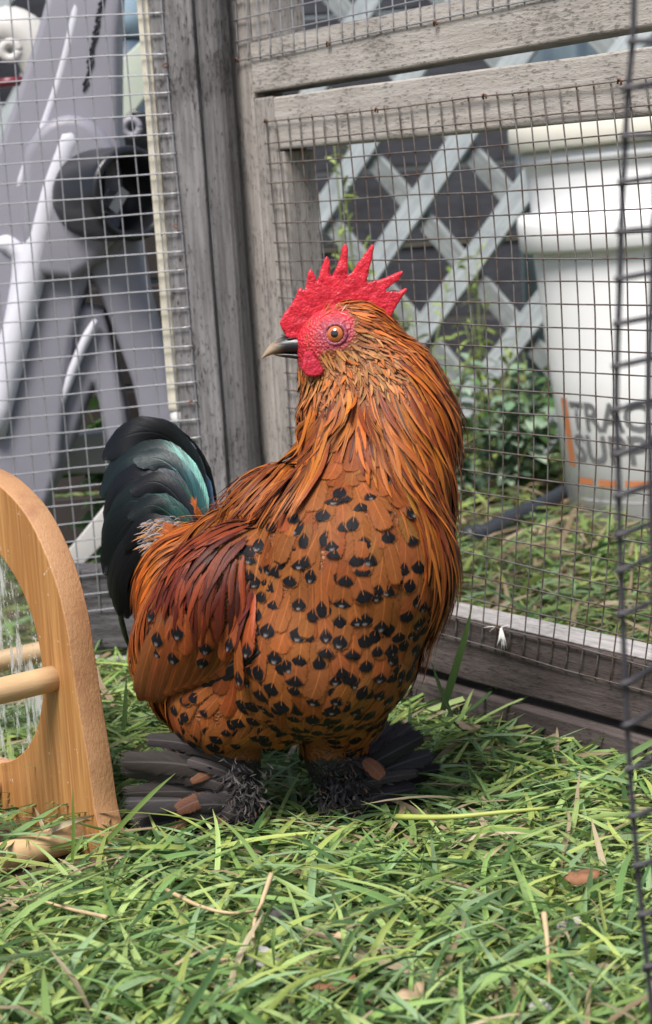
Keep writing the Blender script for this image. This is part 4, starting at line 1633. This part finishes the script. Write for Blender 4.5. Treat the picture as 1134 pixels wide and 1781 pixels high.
for i in range(150):
    if i % 2: cx, cy, z, sg = 414, 1388, .958, -1
    else: cx, cy, z, sg = 600, 1368, .968, 1
    x, y = random.gauss(cx, 16), min(cy + random.uniform(-58, 52), 1440)
    a = math.radians(90 - sg * random.uniform(-25, 75))
    l = random.uniform(22, 58)
    vs.append(free([(x, y, z + random.uniform(-.006, .012)), (x + l * .5 * math.cos(a), y + l * .45 * math.sin(a), z - .008), (x + l * math.cos(a), min(y + l * math.sin(a), 1468), z - .006 + random.uniform(-.004, .006))], random.uniform(.0011, .0026), np.array([.1 * sg, -.93, .35]) + rng.normal(0, .35, 3), 'round', 14, 8, .3, .2))
ndark = len(vs)
for c, wd in (([(372, 1388, .950), (340, 1394, .947), (302, 1412, .946)], .0052), ([(372, 1345, .950), (352, 1350, .948), (330, 1362, .947)], .0030), ([(402, 1402, .950), (388, 1420, .948), (380, 1440, .947)], .0028),
              ([(632, 1322, .950), (648, 1334, .947), (668, 1354, .945)], .0046), ([(330, 1425, .952), (310, 1436, .950), (292, 1440, .950)], .0028)):
    vs.append(free(c, wd, np.array([0, -.93, .3]), 'long', 14, 8, .25, .16))
V = np.concatenate(vs)
n = len(V)
fp = np.zeros((n, 3)); fp[:, 2] = rng.random(n)
fc = rc((.027, .0225, .024), .3, n, (.050, .042, .043), .3)
fc[ndark:] = rc((.115, .052, .029), .15, n - ndark)

emit('foot_feather', V, fc, fp, M['darkf'])
# curly grey down round the shanks
dv, dc = [], []
for i in range(900):
    if i % 2: cx, cy, z, sx_, sy_ = 418, 1395, .968, 20, 36
    else: cx, cy, z, sx_, sy_ = 596, 1375, .978, 24, 36
    x, y = random.gauss(cx, sx_), min(random.gauss(cy, sy_), 1462)
    zz = z + random.gauss(-.014, .007)
    a = random.uniform(.6, 2.6) if random.random() < .7 else random.uniform(-3, 3)
    l = random.uniform(7, 22)
    dv.append(free([(x, y, zz), (x + l * .5 * math.cos(a) + random.uniform(-4, 4), y + l * .5 * math.sin(a), zz - .004), (x + l * math.cos(a), y + l * math.sin(a) * .9, zz - .005)], random.uniform(.0002, .0006), np.array([0, -.95, .3]), 'lance', 5, 2, .1))
    r_ = random.random()
    dc.append((.035, .032, .034) if r_ < .62 else ((.075, .07, .073) if r_ < .96 else (.2, .1, .055)))
V = np.concatenate(dv)
n = len(V)
fp = np.zeros((n, 3)); fp[:, 2] = rng.random(n)
emit('leg_down', V, np.array(dc), fp, M['darkf'], 0)

# ---- head furniture
def fleshy(name, outline, y, thick, mat, vox=.00062, rough=.00028, it=5, bend=None):
    bm = bmesh.new()
    P = [W(a, b, y) for a, b in outline]
    f = [bm.verts.new(Vector(p) + Vector((0, -thick / 2, 0))) for p in P]
    g = [bm.verts.new(Vector(p) + Vector((0, thick / 2, 0))) for p in P]
    bm.faces.new(f)
    bm.faces.new(g[::-1])
    for i in range(len(P)):
        j = (i + 1) % len(P)
        bm.faces.new((f[j], f[i], g[i], g[j]))
    bmesh.ops.triangulate(bm, faces=bm.faces[:])
    bmesh.ops.recalc_face_normals(bm, faces=bm.faces[:])
    me = bpy.data.meshes.new('tmp')
    bm.to_mesh(me); bm.free()
    ob = bpy.data.objects.new('tmp', me)
    C.objects.link(ob)
    md = ob.modifiers.new('r', 'REMESH'); md.mode = 'VOXEL'; md.voxel_size = vox
    sm = ob.modifiers.new('s', 'SMOOTH'); sm.iterations = it; sm.factor = .5
    dg = bpy.context.evaluated_depsgraph_get()
    ev = ob.evaluated_get(dg)
    m2 = ev.to_mesh()
    V = np.array([v.co[:] for v in m2.vertices])
    Nn = np.array([v.normal[:] for v in m2.vertices])
    Fc = [tuple(p.vertices) for p in m2.polygons]
    ev.to_mesh_clear()
    bpy.data.objects.remove(ob); bpy.data.meshes.remove(me)
    for i in range(len(V)):
        n1 = 1.6 * mnoise.noise(Vector(V[i]) * 230) + .7 * mnoise.noise(Vector(V[i]) * 620) + .7 * mnoise.noise(Vector(V[i]) * 1400)
        V[i] += Nn[i] * n1 * rough
    if bend is not None: V = bend(V)
    return mesh(name, V, Fc, mat, RO, rel=RB)


def flesh(name, col, dark):
    m, b = newmat(name)
    co = coords()
    n = noise(co, 500, 4, .65)
    n0 = noise(co, 110, 3, .6)
    v = voro(co, 900)
    c = mix(sstep(.32, .66, n * .5 + n0 * .5), dark, col)
    c = mix(sstep(.66, .74, noise(co, 800, 3, .7)) * .35, c, (.72, .33, .30))
    put(b, 'Base Color', c)
    put(b, 'Roughness', .42)
    put(b, 'Subsurface Weight', .2)
    b.inputs['Subsurface Radius'].default_value = (.004, .0008, .0006)
    bump(b, v * .7 + n * .6, .4, .0008)
    return m


M['comb'] = flesh('red_comb', (.66, .022, .045), (.34, .006, .018))
z2 = lambda pts: [(430 + .26455 * a, 400 + .26455 * b) for a, b in pts]
COMB = z2([(228, 650), (213, 610), (250, 540), (300, 470), (325, 435), (334, 388), (350, 374), (376, 412), (383, 380), (398, 290), (418, 250), (440, 290), (458, 362), (475, 300), (508, 190), (524, 168), (541, 200), (547, 325),
           (580, 260), (610, 190), (628, 110), (645, 86), (661, 120), (656, 230), (652, 325), (690, 280), (740, 205), (790, 135), (824, 90), (836, 112), (815, 210), (775, 352), (850, 335), (920, 310), (985, 283), (1020, 266), (1026, 285),
           (990, 327), (930, 368), (887, 404), (940, 408), (1000, 400), (1047, 380), (1046, 402), (1002, 458), (962, 522), (938, 590), (870, 580), (760, 560), (640, 560), (520, 620), (420, 690), (330, 715), (262, 705)])
cb = fleshy('comb', COMB, .978, .0062, M['comb'])
M['wattle'] = flesh('red_wattle', (.52, .02, .05), (.33, .010, .028))
fleshy('wattle', z2([(376, 800), (425, 805), (470, 860), (505, 925), (480, 952), (435, 962), (388, 954), (360, 915), (366, 865)]), .9645, .0050, M['wattle'], it=5)
fleshy('wattle', z2([(366, 790), (420, 795), (470, 850), (505, 920), (480, 950), (420, 962), (370, 952), (342, 905), (352, 850)]), .9885, .0040, M['wattle'], it=5)


def beak_mat():
    m, b = newmat('horn_beak')
    co = coords()
    x, y, z = sep(co)
    n = noise(stretch(co, .3, 1, 2.5), 600, 3)
    tipx = float(W(462, 612, .98)[0] - RB[0]); basex = float(W(510, 600, .98)[0] - RB[0])
    f = (x - tipx) / (basex - tipx)
    c = mix(sstep(.1, .75, f + (n - .5) * .5), (.30, .23, .16), (.018, .019, .024))
    put(b, 'Base Color', c)
    put(b, 'Roughness', .32)
    bump(b, n, .15, .0006)
    return m


M['beak'] = beak_mat()


def loft(name, secs, mat, parent=RO, nseg=16):
    "secs: (px, py, half height px, half width m, y)"
    c = bez(secs, 18)
    V, Fc = [], []
    for (x, y, hh, hw, z) in c:
        o = W(x, y, z)
        for j in range(nseg):
            a = 2 * math.pi * j / nseg
            V.append(o + UP * (hh * z * PX * math.sin(a)) + np.array([0, hw * math.cos(a), 0]))
    k = len(c)
    for i in range(k - 1):
        for j in range(nseg):
            l = (j + 1) % nseg
            Fc.append((i * nseg + j, i * nseg + l, (i + 1) * nseg + l, (i + 1) * nseg + j))
    Fc.append(tuple(range(nseg))[::-1]); Fc.append(tuple((k - 1) * nseg + j for j in range(nseg)))
    return mesh(name, V, Fc, mat, parent, rel=RB)


bk = empty('beak', (0, 0, 0), None, None)
bpy.data.objects.remove(bk)
up_ = loft('upper_beak', [(562, 606, 10, .0048, .98), (536, 599, 16, .0064, .98), (510, 597, 16.5, .0058, .98), (486, 601, 13, .0044, .98), (467, 610.5, 8.5, .0028, .98), (455, 623, 1.5, .0008, .98)], M['beak'])
loft('lower_beak', [(556, 621, 7, .0042, .98), (528, 619, 7, .0044, .98), (504, 617, 6, .0036, .98), (484, 616, 4, .0024, .98), (474, 615, 1, .0008, .98)], M['beak'])
mn = plain('nostril_dark', (.02, .012, .014), .6)
nq = W(505, 589, .98) + np.array([0, -.0046, 0])
tube('nostril', [nq + RIGHT * t * .0018 + UP * (.0004 - t * t * .0004) for t in np.linspace(-1, 1, 7)], .0007, mn, RO, 6, rel=RB, rad=[.0002, .0005, .0007, .0008, .0007, .0005, .0002])


def eye(sidey):
    e0 = cast(583, 581)[0]
    nrm = grad(e0[None])[0]
    if sidey > 0:
        e0 = e0 + np.array([0, 2 * (.98 - e0[1]), 0])
        nrm = nrm * np.array([1, -1, 1])
    ax = Vector(nrm * .75 + np.array([-.12, -.25 if sidey < 0 else .25, 0])).normalized()
    R = .0052
    ctr = e0 - np.array(ax) * R * .62
    q = Vector((0, 0, 1)).rotation_difference(ax).to_matrix()

    def cap(name, r, a0, a1, mat, parent, nlat=10, off=0):
        V, Fc = [], []
        for i in range(nlat + 1):
            a = a0 + (a1 - a0) * i / nlat
            for j in range(28):
                b = 2 * math.pi * j / 28
                V.append(np.array(q @ Vector((r * math.sin(a) * math.cos(b), r * math.sin(a) * math.sin(b), r * math.cos(a) + off))) + ctr)
        for i in range(nlat):
            for j in range(28):
                k = (j + 1) % 28
                Fc.append((i * 28 + j, (i + 1) * 28 + j, (i + 1) * 28 + k, i * 28 + k))
        return mesh(name, V, Fc, mat, parent, rel=RB)
    eb = cap('eye', R, .0, 2.2, M['eyeball'], RO, 14)
    cap('iris', R * 1.015, .28, .84, M['iris'], eb)
    cap('pupil', R * 1.03, .0, .36, M['pupil'], eb)
    # eyelid ring of wrinkled skin
    V, Fc = [], []
    nu, nv = 40, 10
    for i in range(nu):
        a = 2 * math.pi * i / nu
        for j in range(nv):
            b = 2 * math.pi * j / nv
            rr = R * 1.02 + .0011 * math.cos(b) + .0002 * math.sin(a * 13)
            V.append(np.array(q @ Vector((rr * math.cos(a), rr * math.sin(a) * .93, R * .50 + .0009 * math.sin(b) + .00012 * math.sin(a * 17)))) + ctr)
    for i in range(nu):
        for j in range(nv):
            Fc.append((i * nv + j, ((i + 1) % nu) * nv + j, ((i + 1) % nu) * nv + (j + 1) % nv, i * nv + (j + 1) % nv))
    mesh('eyelid', V, Fc, M['lid'], RO, rel=RB)


M['eyeball'] = plain('dark_eye_rim', (.05, .02, .015), .12)
M['pupil'] = plain('black_pupil', (.004, .004, .005), .06)
M['iris'] = plain('orange_iris', (.42, .12, .03), .12, 0, .35, 900)
M['lid'] = flesh('purple_red_eyelid', (.30, .055, .085), (.16, .03, .05))
for mm in ('pupil', 'iris'):
    M[mm].node_tree.nodes['Principled BSDF'].inputs['Coat Weight'].default_value = 1
eye(-1)
eye(1)
# fine pale and orange filoplumes on the bare face
vs, cs = [], []
for i in range(700):
    x, y = random.uniform(500, 640), random.uniform(515, 640)
    if not in_poly(np.array([[x, y]]), FACE)[0] or math.hypot(x - 583, y - 581) < 34: continue
    if x < 560 and random.random() < .8: continue
    if 545 < y < 610 and random.random() < .5: continue
    p = cast(x, y)[0]
    nr = grad(p[None])[0]
    a = random.gauss(.25 if y < 575 else .9, .4)
    l = random.uniform(.0025, .0058)
    d = RIGHT * math.cos(a) * (1 if y > 560 else .8) + (-UP) * math.sin(a) * (1 if y > 575 else -1.2)
    k = 4
    c = np.array([p + nr * (.0002 + .0011 * t) + d * l * t for t in np.linspace(0, 1, k)])
    B = np.tile(np.cross(nr, d), (k, 1))
    vs.append(feather_grid(c[None], np.tile(nr, (1, k, 1)), B[None], (np.array([.0002, .0003, .00025, .00005]) * random.uniform(.5, 1.1))[None], np.zeros((1, k)), np.array([0.1]), 2, 0))
    cs.append((.34, .12, .03) if random.random() < .93 else (.5, .38, .28))
V = np.concatenate(vs)
fp = np.zeros((len(V), 3)); fp[:, 2] = rng.random(len(V))
emit('face_bristle', V, np.array(cs), fp, M['hackle'], 0)
# ------------------------------------------------------------------ bamboo perch stand with mirror, left
def bamboo():
    m, b = newmat('golden_bamboo')
    co = coords()
    g = noise(stretch(co, 1, 1, .035), 420, 4, .6)
    st = noise(stretch(co, 1, 1, .012), 90, 2)
    sp_ = noise(co, 260, 3, .7)
    c = mix(sstep(.25, .75, g), (.25, .105, .032), (.46, .235, .082))
    c = mix(sstep(.42, .6, st) * .7, c, (.30, .125, .036))
    c = mix(sstep(.66, .72, sp_) * .7, c, (.62, .52, .42))
    put(b, 'Base Color', c)
    put(b, 'Roughness', .48)
    bump(b, g, .2, .0006)
    return m


def bamboo_edge():
    m, b = newmat('worn_bamboo_edge')
    co = coords()
    g = noise(stretch(co, 1.0, 1.0, .5), 700, 4, .65)
    n = noise(co, 45, 4, .65)
    c = mix(g, (.33, .16, .07), (.45, .26, .13))
    c = mix(sstep(.45, .75, n) * .7, c, (.24, .10, .05))
    put(b, 'Base Color', c)
    put(b, 'Roughness', .6)
    bump(b, g, .5, .001)
    return m


M['bamboo'] = bamboo()
M['bamboo_edge'] = bamboo_edge()
ST_ = empty('perch_stand', SB, 'golden bamboo bird perch stand with an oval mirror at the left edge', 'perch stand')


def on_board(px, py, d=0.0):
    "s along the board, height, where a direction meets the board's front face"
    n = np.array([snor[0], snor[1], 0])
    o = np.array([SB[0], SB[1], 0]) + n * d
    r_ = ray(px, py)
    P = CAM + r_ * ((n @ (o - CAM)) / (n @ r_))
    return (P - o)[:2] @ sdir, P[2]


TH = .0145
prof = [on_board(*q) for q in ((175, 1500), (165, 1420), (150, 1320), (130, 1200), (112, 1080), (86, 985), (46, 900), (0, 848))]
prof = [(max(0, s), z) for s, z in prof]
prof[0] = (0.0, 0.0)
ztop = prof[-1][1]
smid = .122
pr = bez([(s, z) for s, z in prof] + [(smid - .022, ztop + .0055), (smid, ztop + .0072)], 60)
outl = [tuple(p) for p in pr] + [(2 * smid - s, z) for s, z in pr[::-1][1:]]
# mirror opening
mr = [on_board(*q) for q in ((0, 965), (42, 1010), (66, 1080), (73, 1150), (66, 1230), (40, 1285), (15, 1297))]
mz = (mr[0][1] + mr[-1][1]) / 2 - .002
ma = smid - mr[3][0]
mh = (mr[0][1] - mr[-1][1]) / 2 + .012
oval = [(smid + ma * math.cos(a), mz + mh * math.sin(a)) for a in np.linspace(0, 2 * math.pi, 64, endpoint=False)]
sd3, sn3 = np.array([*sdir, 0]), np.array([*snor, 0])
cu = bpy.data.curves.new('tmp', 'CURVE')
cu.dimensions = '2D'; cu.fill_mode = 'BOTH'; cu.extrude = TH / 2 - .0008; cu.bevel_depth = .0008; cu.bevel_resolution = 1
for o in (outl, oval):
    sp_ = cu.splines.new('POLY'); sp_.use_cyclic_u = True
    sp_.points.add(len(o) - 1)
    for q, p in zip(sp_.points, o): q.co = (p[0], p[1], 0, 1)
ob = bpy.data.objects.new('tmp', cu); C.objects.link(ob)
dg = bpy.context.evaluated_depsgraph_get()
m2 = bpy.data.meshes.new_from_object(ob.evaluated_get(dg))
V = np.array([v.co[:] for v in m2.vertices]); Fc = [tuple(p.vertices) for p in m2.polygons]
bpy.data.objects.remove(ob)
Wv = sd3[None] * V[:, :1] + np.array([0, 0, 1])[None] * V[:, 1:2] - sn3[None] * (TH / 2 - V[:, 2:3])
bo_ = mesh('board', Wv, Fc, M['bamboo'], ST_, smooth=False)
bo_.data.materials.append(M['bamboo_edge'])
bm = bmesh.new(); bm.from_mesh(bo_.data)
bmesh.ops.remove_doubles(bm, verts=bm.verts[:], dist=.0001)
bmesh.ops.recalc_face_normals(bm, faces=bm.faces[:])
for f in bm.faces:
    if abs(f.normal.dot(Vector(sn3))) < .45: f.material_index = 1
    f.smooth = abs(f.normal.dot(Vector(sn3))) < .95
bm.to_mesh(bo_.data); bm.free()


def mirror_mat():
    m, b = newmat('dirty_mirror')
    co = coords()
    n = noise(stretch(co, 1, 1, .25), 130, 4, .7)
    n2 = noise(co, 260, 3, .7)
    d = sstep(.48, .66, n) * .75 + sstep(.58, .68, n2) * .5
    d = X.m('MINIMUM', d, .85)
    put(b, 'Base Color', mix(d, (.78, .80, .80), (.42, .43, .43)))
    put(b, 'Metallic', 1 - d)
    put(b, 'Roughness', .03 + d * .5)
    return m


V = [sd3 * smid + np.array([0, 0, mz]) - sn3 * .0045] + [sd3 * s + np.array([0, 0, z]) - sn3 * .0045 for s, z in [(smid + (ma + .0008) * math.cos(a), mz + (mh + .0008) * math.sin(a)) for a in np.linspace(0, 2 * math.pi, 64, endpoint=False)]]
Fc = [(0, 1 + i, 1 + (i + 1) % 64) for i in range(64)]
mo = mesh('mirror', V, Fc, mirror_mat(), ST_, smooth=False)


def dowel_mat():
    m, b = newmat('pale_dowel_wood')
    co = coords()
    g = noise(stretch(co, .12, .12, 1), 500, 4, .6)
    put(b, 'Base Color', mix(g, (.40, .25, .12), (.60, .42, .24)))
    put(b, 'Roughness', .6)
    bump(b, g, .3, .0006)
    return m


M['dowel'] = dowel_mat()
for q, r_, ln in (((92, 1180), .0068, .075), ((138, 1472), .0078, .09), ((-6, 1364), .0062, .06)):
    s, z = on_board(*q)
    p0 = sd3 * s + np.array([0, 0, z + (.006 if q[1] > 1400 else 0)])
    tube('perch', [p0 + sn3 * t for t in np.linspace(-.002, ln, 6)], r_, M['dowel'], ST_, 20)
    # the same perch goes on to the far side of the stand
for s, z in ((.212, .150), (.212, .062)):
    p0 = sd3 * s + np.array([0, 0, z])
    tube('perch', [p0 + sn3 * t for t in np.linspace(-.002, .13, 6)], .0066, M['dowel'], ST_, 20)
# ------------------------------------------------------------------ foreground wire at the right edge
fb = W(1095, 900, .56)
fw = empty('wire_gate', (fb[0], fb[1], 0), 'dark out of focus wire mesh edge close to the camera at the right border', 'wire gate')
frel = np.array([fb[0], fb[1], 0])
vp = [(1103, -40), (1101, 60), (1092, 160), (1088, 240), (1083, 330), (1080, 420), (1077, 520), (1074, 600), (1072, 700), (1075, 800), (1077, 900), (1080, 1000), (1084, 1100), (1088, 1200), (1093, 1300), (1100, 1400), (1112, 1540), (1126, 1680), (1140, 1800)]
tube('wire', bez([W(a, b, .56) for a, b in vp], 60), .0009, M['wire_dark'], fw, 8, rel=frel)
tube('wire', bez([W(a + 56 - max(0, (b - 1150)) * .03, b, .55) for a, b in vp], 60), .0009, M['wire_dark'], fw, 8, rel=frel)
ys = [(70, -6), (152, 8), (236, 0), (316, 8), (402, 4), (484, 10), (562, 10), (636, 12), (712, 14), (790, 18), (862, 20), (930, 22), (992, 26), (1068, 24), (1190, 36), (1262, 32), (1338, 26), (1420, 22), (1505, 18), (1590, 12), (1680, 8)]
for y, up in ys:
    x = float(np.interp(y, [b for a, b in vp], [a for a, b in vp]))
    tube('wire', bez([W(x - 10, y + 2, .558), W(x + 20, y - up * .3, .557), W(x + 60, y - up, .552), W(x + 130, y - up * 1.8, .545)], 12), .0009, M['wire_dark'], fw, 8, rel=frel)

# ------------------------------------------------------------------ bits in the grass
M['chalk'] = plain('chalky_white_dropping', (.50, .48, .45), .85, 0, .35, 300, bmp=.5)
M['dropping'] = plain('dark_dropping', (.05, .045, .045), .8, 0, .3, 300)
M['litter'] = plain('pale_dry_leaf', (.42, .31, .19), .8, 0, .3, 200)
M['litter_red'] = plain('reddish_brown_leaf', (.22, .10, .05), .8, 0, .3, 200)


def lump(name, px, py, z, sx, sy, sz, mat, label, catg, seed=0, group='droppings in the grass'):
    p = G(px, py, z)
    bm = bmesh.new()
    bmesh.ops.create_icosphere(bm, subdivisions=3, radius=1)
    for v in bm.verts:
        n = mnoise.noise(v.co * 1.7 + Vector((seed * 9.1, 0, 0))) * .45 + mnoise.noise(v.co * 4.5 + Vector((0, seed * 5.3, 0))) * .2
        v.co *= 1 + n
        v.co = Vector((v.co.x * sx, v.co.y * sy, v.co.z * sz))
    o = bm_obj(name, bm, mat, None, True)
    o.location = p
    o.rotation_euler = (random.uniform(-.3, .3), random.uniform(-.3, .3), random.uniform(0, 3))
    return tag(o, label, catg, group)


lump('dropping', 457, 1668, .022, .0078, .006, .0045, M['chalk'], 'white chalky dropping in the grass below the rooster near the bottom edge', 'dropping', 1)
lump('dropping', 992, 1608, .020, .006, .005, .004, M['chalk'], 'white chalky dropping in the grass at the lower right', 'dropping', 2)
lump('dropping', 492, 1590, .02, .006, .005, .004, M['dropping'], 'dark dropping in the grass between perch stand and bottom edge', 'dropping', 3)
lump('dropping', 940, 1752, .022, .004, .004, .003, M['chalk'], 'tiny white dropping in the grass at the very bottom right', 'dropping', 4)


def dry_leaf(px, py, z, L, wd, az, mat, label, seed):
    p = G(px, py, z)
    rs = np.random.default_rng(seed)
    k = 7
    t = np.linspace(-.5, .5, k)
    V, Fc = [], []
    for i in range(k):
        w_ = wd * (1 - (2 * t[i]) ** 2) ** .6 + .0003
        for s in (-1, 0, 1):
            V.append((t[i] * L, s * w_ + rs.normal(0, wd * .12), -.25 * w_ * abs(s) + .12 * L * (4 * t[i] ** 2) * .3 + rs.normal(0, .0005)))
    for i in range(k - 1):
        for j in range(2): Fc.append((i * 3 + j, i * 3 + j + 1, i * 3 + j + 4, i * 3 + j + 3))
    o = mesh('dry_leaf', V, Fc, mat)
    so_ = o.modifiers.new('s', 'SOLIDIFY'); so_.thickness = .0004
    o.location = p
    o.rotation_euler = (rs.uniform(-.4, .4), rs.uniform(-.3, .3), az)
    return tag(o, label, 'leaf', 'dry leaves in the grass')


dry_leaf(375, 1665, .027, .014, .004, .3, M['litter'], 'pale dry leaf scrap left of the white dropping', 1)
dry_leaf(715, 1725, .027, .016, .0035, .9, M['litter'], 'pale dry leaf scrap in the grass at bottom centre', 2)
dry_leaf(1012, 1522, .027, .016, .005, .1, M['litter_red'], 'reddish brown leaf scrap in the grass at the right', 3)
dry_leaf(595, 1622, .027, .011, .0045, .5, M['litter'], 'broad pale dry leaf scrap under the middle of the lawn', 4)
dry_leaf(580, 1708, .027, .018, .006, .1, M['litter_red'], 'brown crumbled leaf near the bottom edge right of the dropping', 5)
dry_leaf(812, 1262, .027, .016, .004, .1, M['litter'], 'pale dry leaf scrap by the lower board of the right panel', 6)


def straw(pts, r, mat, label, z=.02):
    P = [G(a, b, z + dz) for a, b, dz in pts]
    o = tube('dry_stalk', bez(P, 16), r, mat, None, 6, rel=P[0], rad=np.linspace(r, r * .5, 16))
    o.location = P[0]
    return tag(o, label, 'stalk', 'dry stalks in the grass')


M['stalk'] = plain('dry_straw', (.44, .33, .19), .7, 0, .25, 250)
straw([(290, 1548, .008), (345, 1575, .012), (400, 1588, .012), (446, 1584, .008)], .0011, M['stalk'], 'curved dry stalk lying in the grass left of centre')
straw([(472, 1520, .028), (455, 1570, .02), (442, 1605, .012), (441, 1650, .006)], .0012, M['stalk'], 'dry straw stalk standing above the white dropping')
straw([(946, 1588, .028), (952, 1640, .02), (956, 1720, .004)], .0013, M['stalk'], 'upright dry seed stalk in the grass at the lower right')
straw([(185, 1595, .016), (118, 1580, .01), (60, 1562, .008)], .001, M['stalk'], 'dry stalk lying in the grass below the perch stand')
M['stalk_green'] = plain('yellow_green_stalk', (.30, .34, .08), .5, 0, .2, 100)
straw([(690, 1421, .02), (780, 1421, .024), (880, 1412, .026), (955, 1405, .026)], .0016, M['stalk_green'], 'long yellow green stalk lying level right of the feathered feet')


def blade(pts, wd, label, col):
    P = bez(pts, 14)
    Wd = wd * np.interp(np.linspace(0, 1, 14), [0, .2, .6, 1], [.7, 1, .85, .05])
    o = ribbons('grass_blade', (P - P[0])[None], Wd[None], np.array([col]), np.array([random.random()]), M['grass'], .3, nrm=np.tile(-FWD + np.array([0, 0, .2]), (1, 14, 1)))
    o.location = P[0]
    return tag(o, label, 'grass blade', 'tall grass blades')


blade([W(770, 1235, 1.06), W(790, 1170, 1.062), W(808, 1110, 1.064), W(822, 1050, 1.065)], .0022, 'tall grass blade rising beside the breast in front of the mesh', (.13, .22, .06))
blade([W(786, 1245, 1.05), W(765, 1195, 1.05), W(750, 1150, 1.05)], .0012, 'short thin grass blade leaning left beside the breast', (.15, .22, .08))
blade([W(215, 1270, 1.12), W(218, 1230, 1.12), W(220, 1170, 1.12)], .0016, 'upright grass blade between perch stand and wing', (.12, .2, .07))
blade([W(170, 1480, .925), W(225, 1420, .92), W(270, 1375, .92), W(305, 1345, .92)], .0013, 'long grass blade leaning across the left foot feathers', (.15, .23, .06))
blade([W(330, 1480, .935), W(365, 1450, .93), W(395, 1425, .93)], .0016, 'pale grass blade in front of the left foot', (.17, .26, .09))
blade([W(126, 1500, .90), W(128, 1440, .90), W(126, 1370, .90)], .0009, 'thin grass blade standing before the bamboo board', (.14, .22, .05))
blade([W(640, 1660, .80), W(600, 1600, .80), W(575, 1545, .80)], .0030, 'broad grass blade standing in the lawn below the feet', (.13, .21, .09))
blade([W(1000, 1640, .82), W(1020, 1570, .82), W(1030, 1500, .82)], .0026, 'broad upright grass blade at the lower right', (.13, .22, .1))

# white feather caught on the right panel
wf = W(872, 1100, 1.115)
fe = empty('white_feather', wf, 'small ragged white feather caught on the bottom rail of the right panel', 'feather')
M['white_down'] = plain('white_down', (.72, .71, .69), .7)
for i in range(16):
    a = random.uniform(-2.2, -.9)
    l = random.uniform(.004, .011)
    tube('barb', [(0, 0, .003), (l * .3 * math.cos(a), -.001, l * .5 * math.sin(a)), (l * .6 * math.cos(a) + random.uniform(-.001, .001), -.002, l * math.sin(a))], .0005, M['white_down'], fe, 4, rad=[.0007, .0005, .0001])
for i in range(10):
    a = random.uniform(2.6, 3.5) if i < 7 else random.uniform(-.3, .3)
    l = random.uniform(.005, .012)
    tube('barb', [(0, 0, .003), (l * .5 * math.cos(a), -.001, .004), (l * math.cos(a), -.001, .003 + random.uniform(-.002, .002))], .0003, M['rust'] if i < 4 else M['white_down'], fe, 4, rad=[.0005, .0003, .0001])
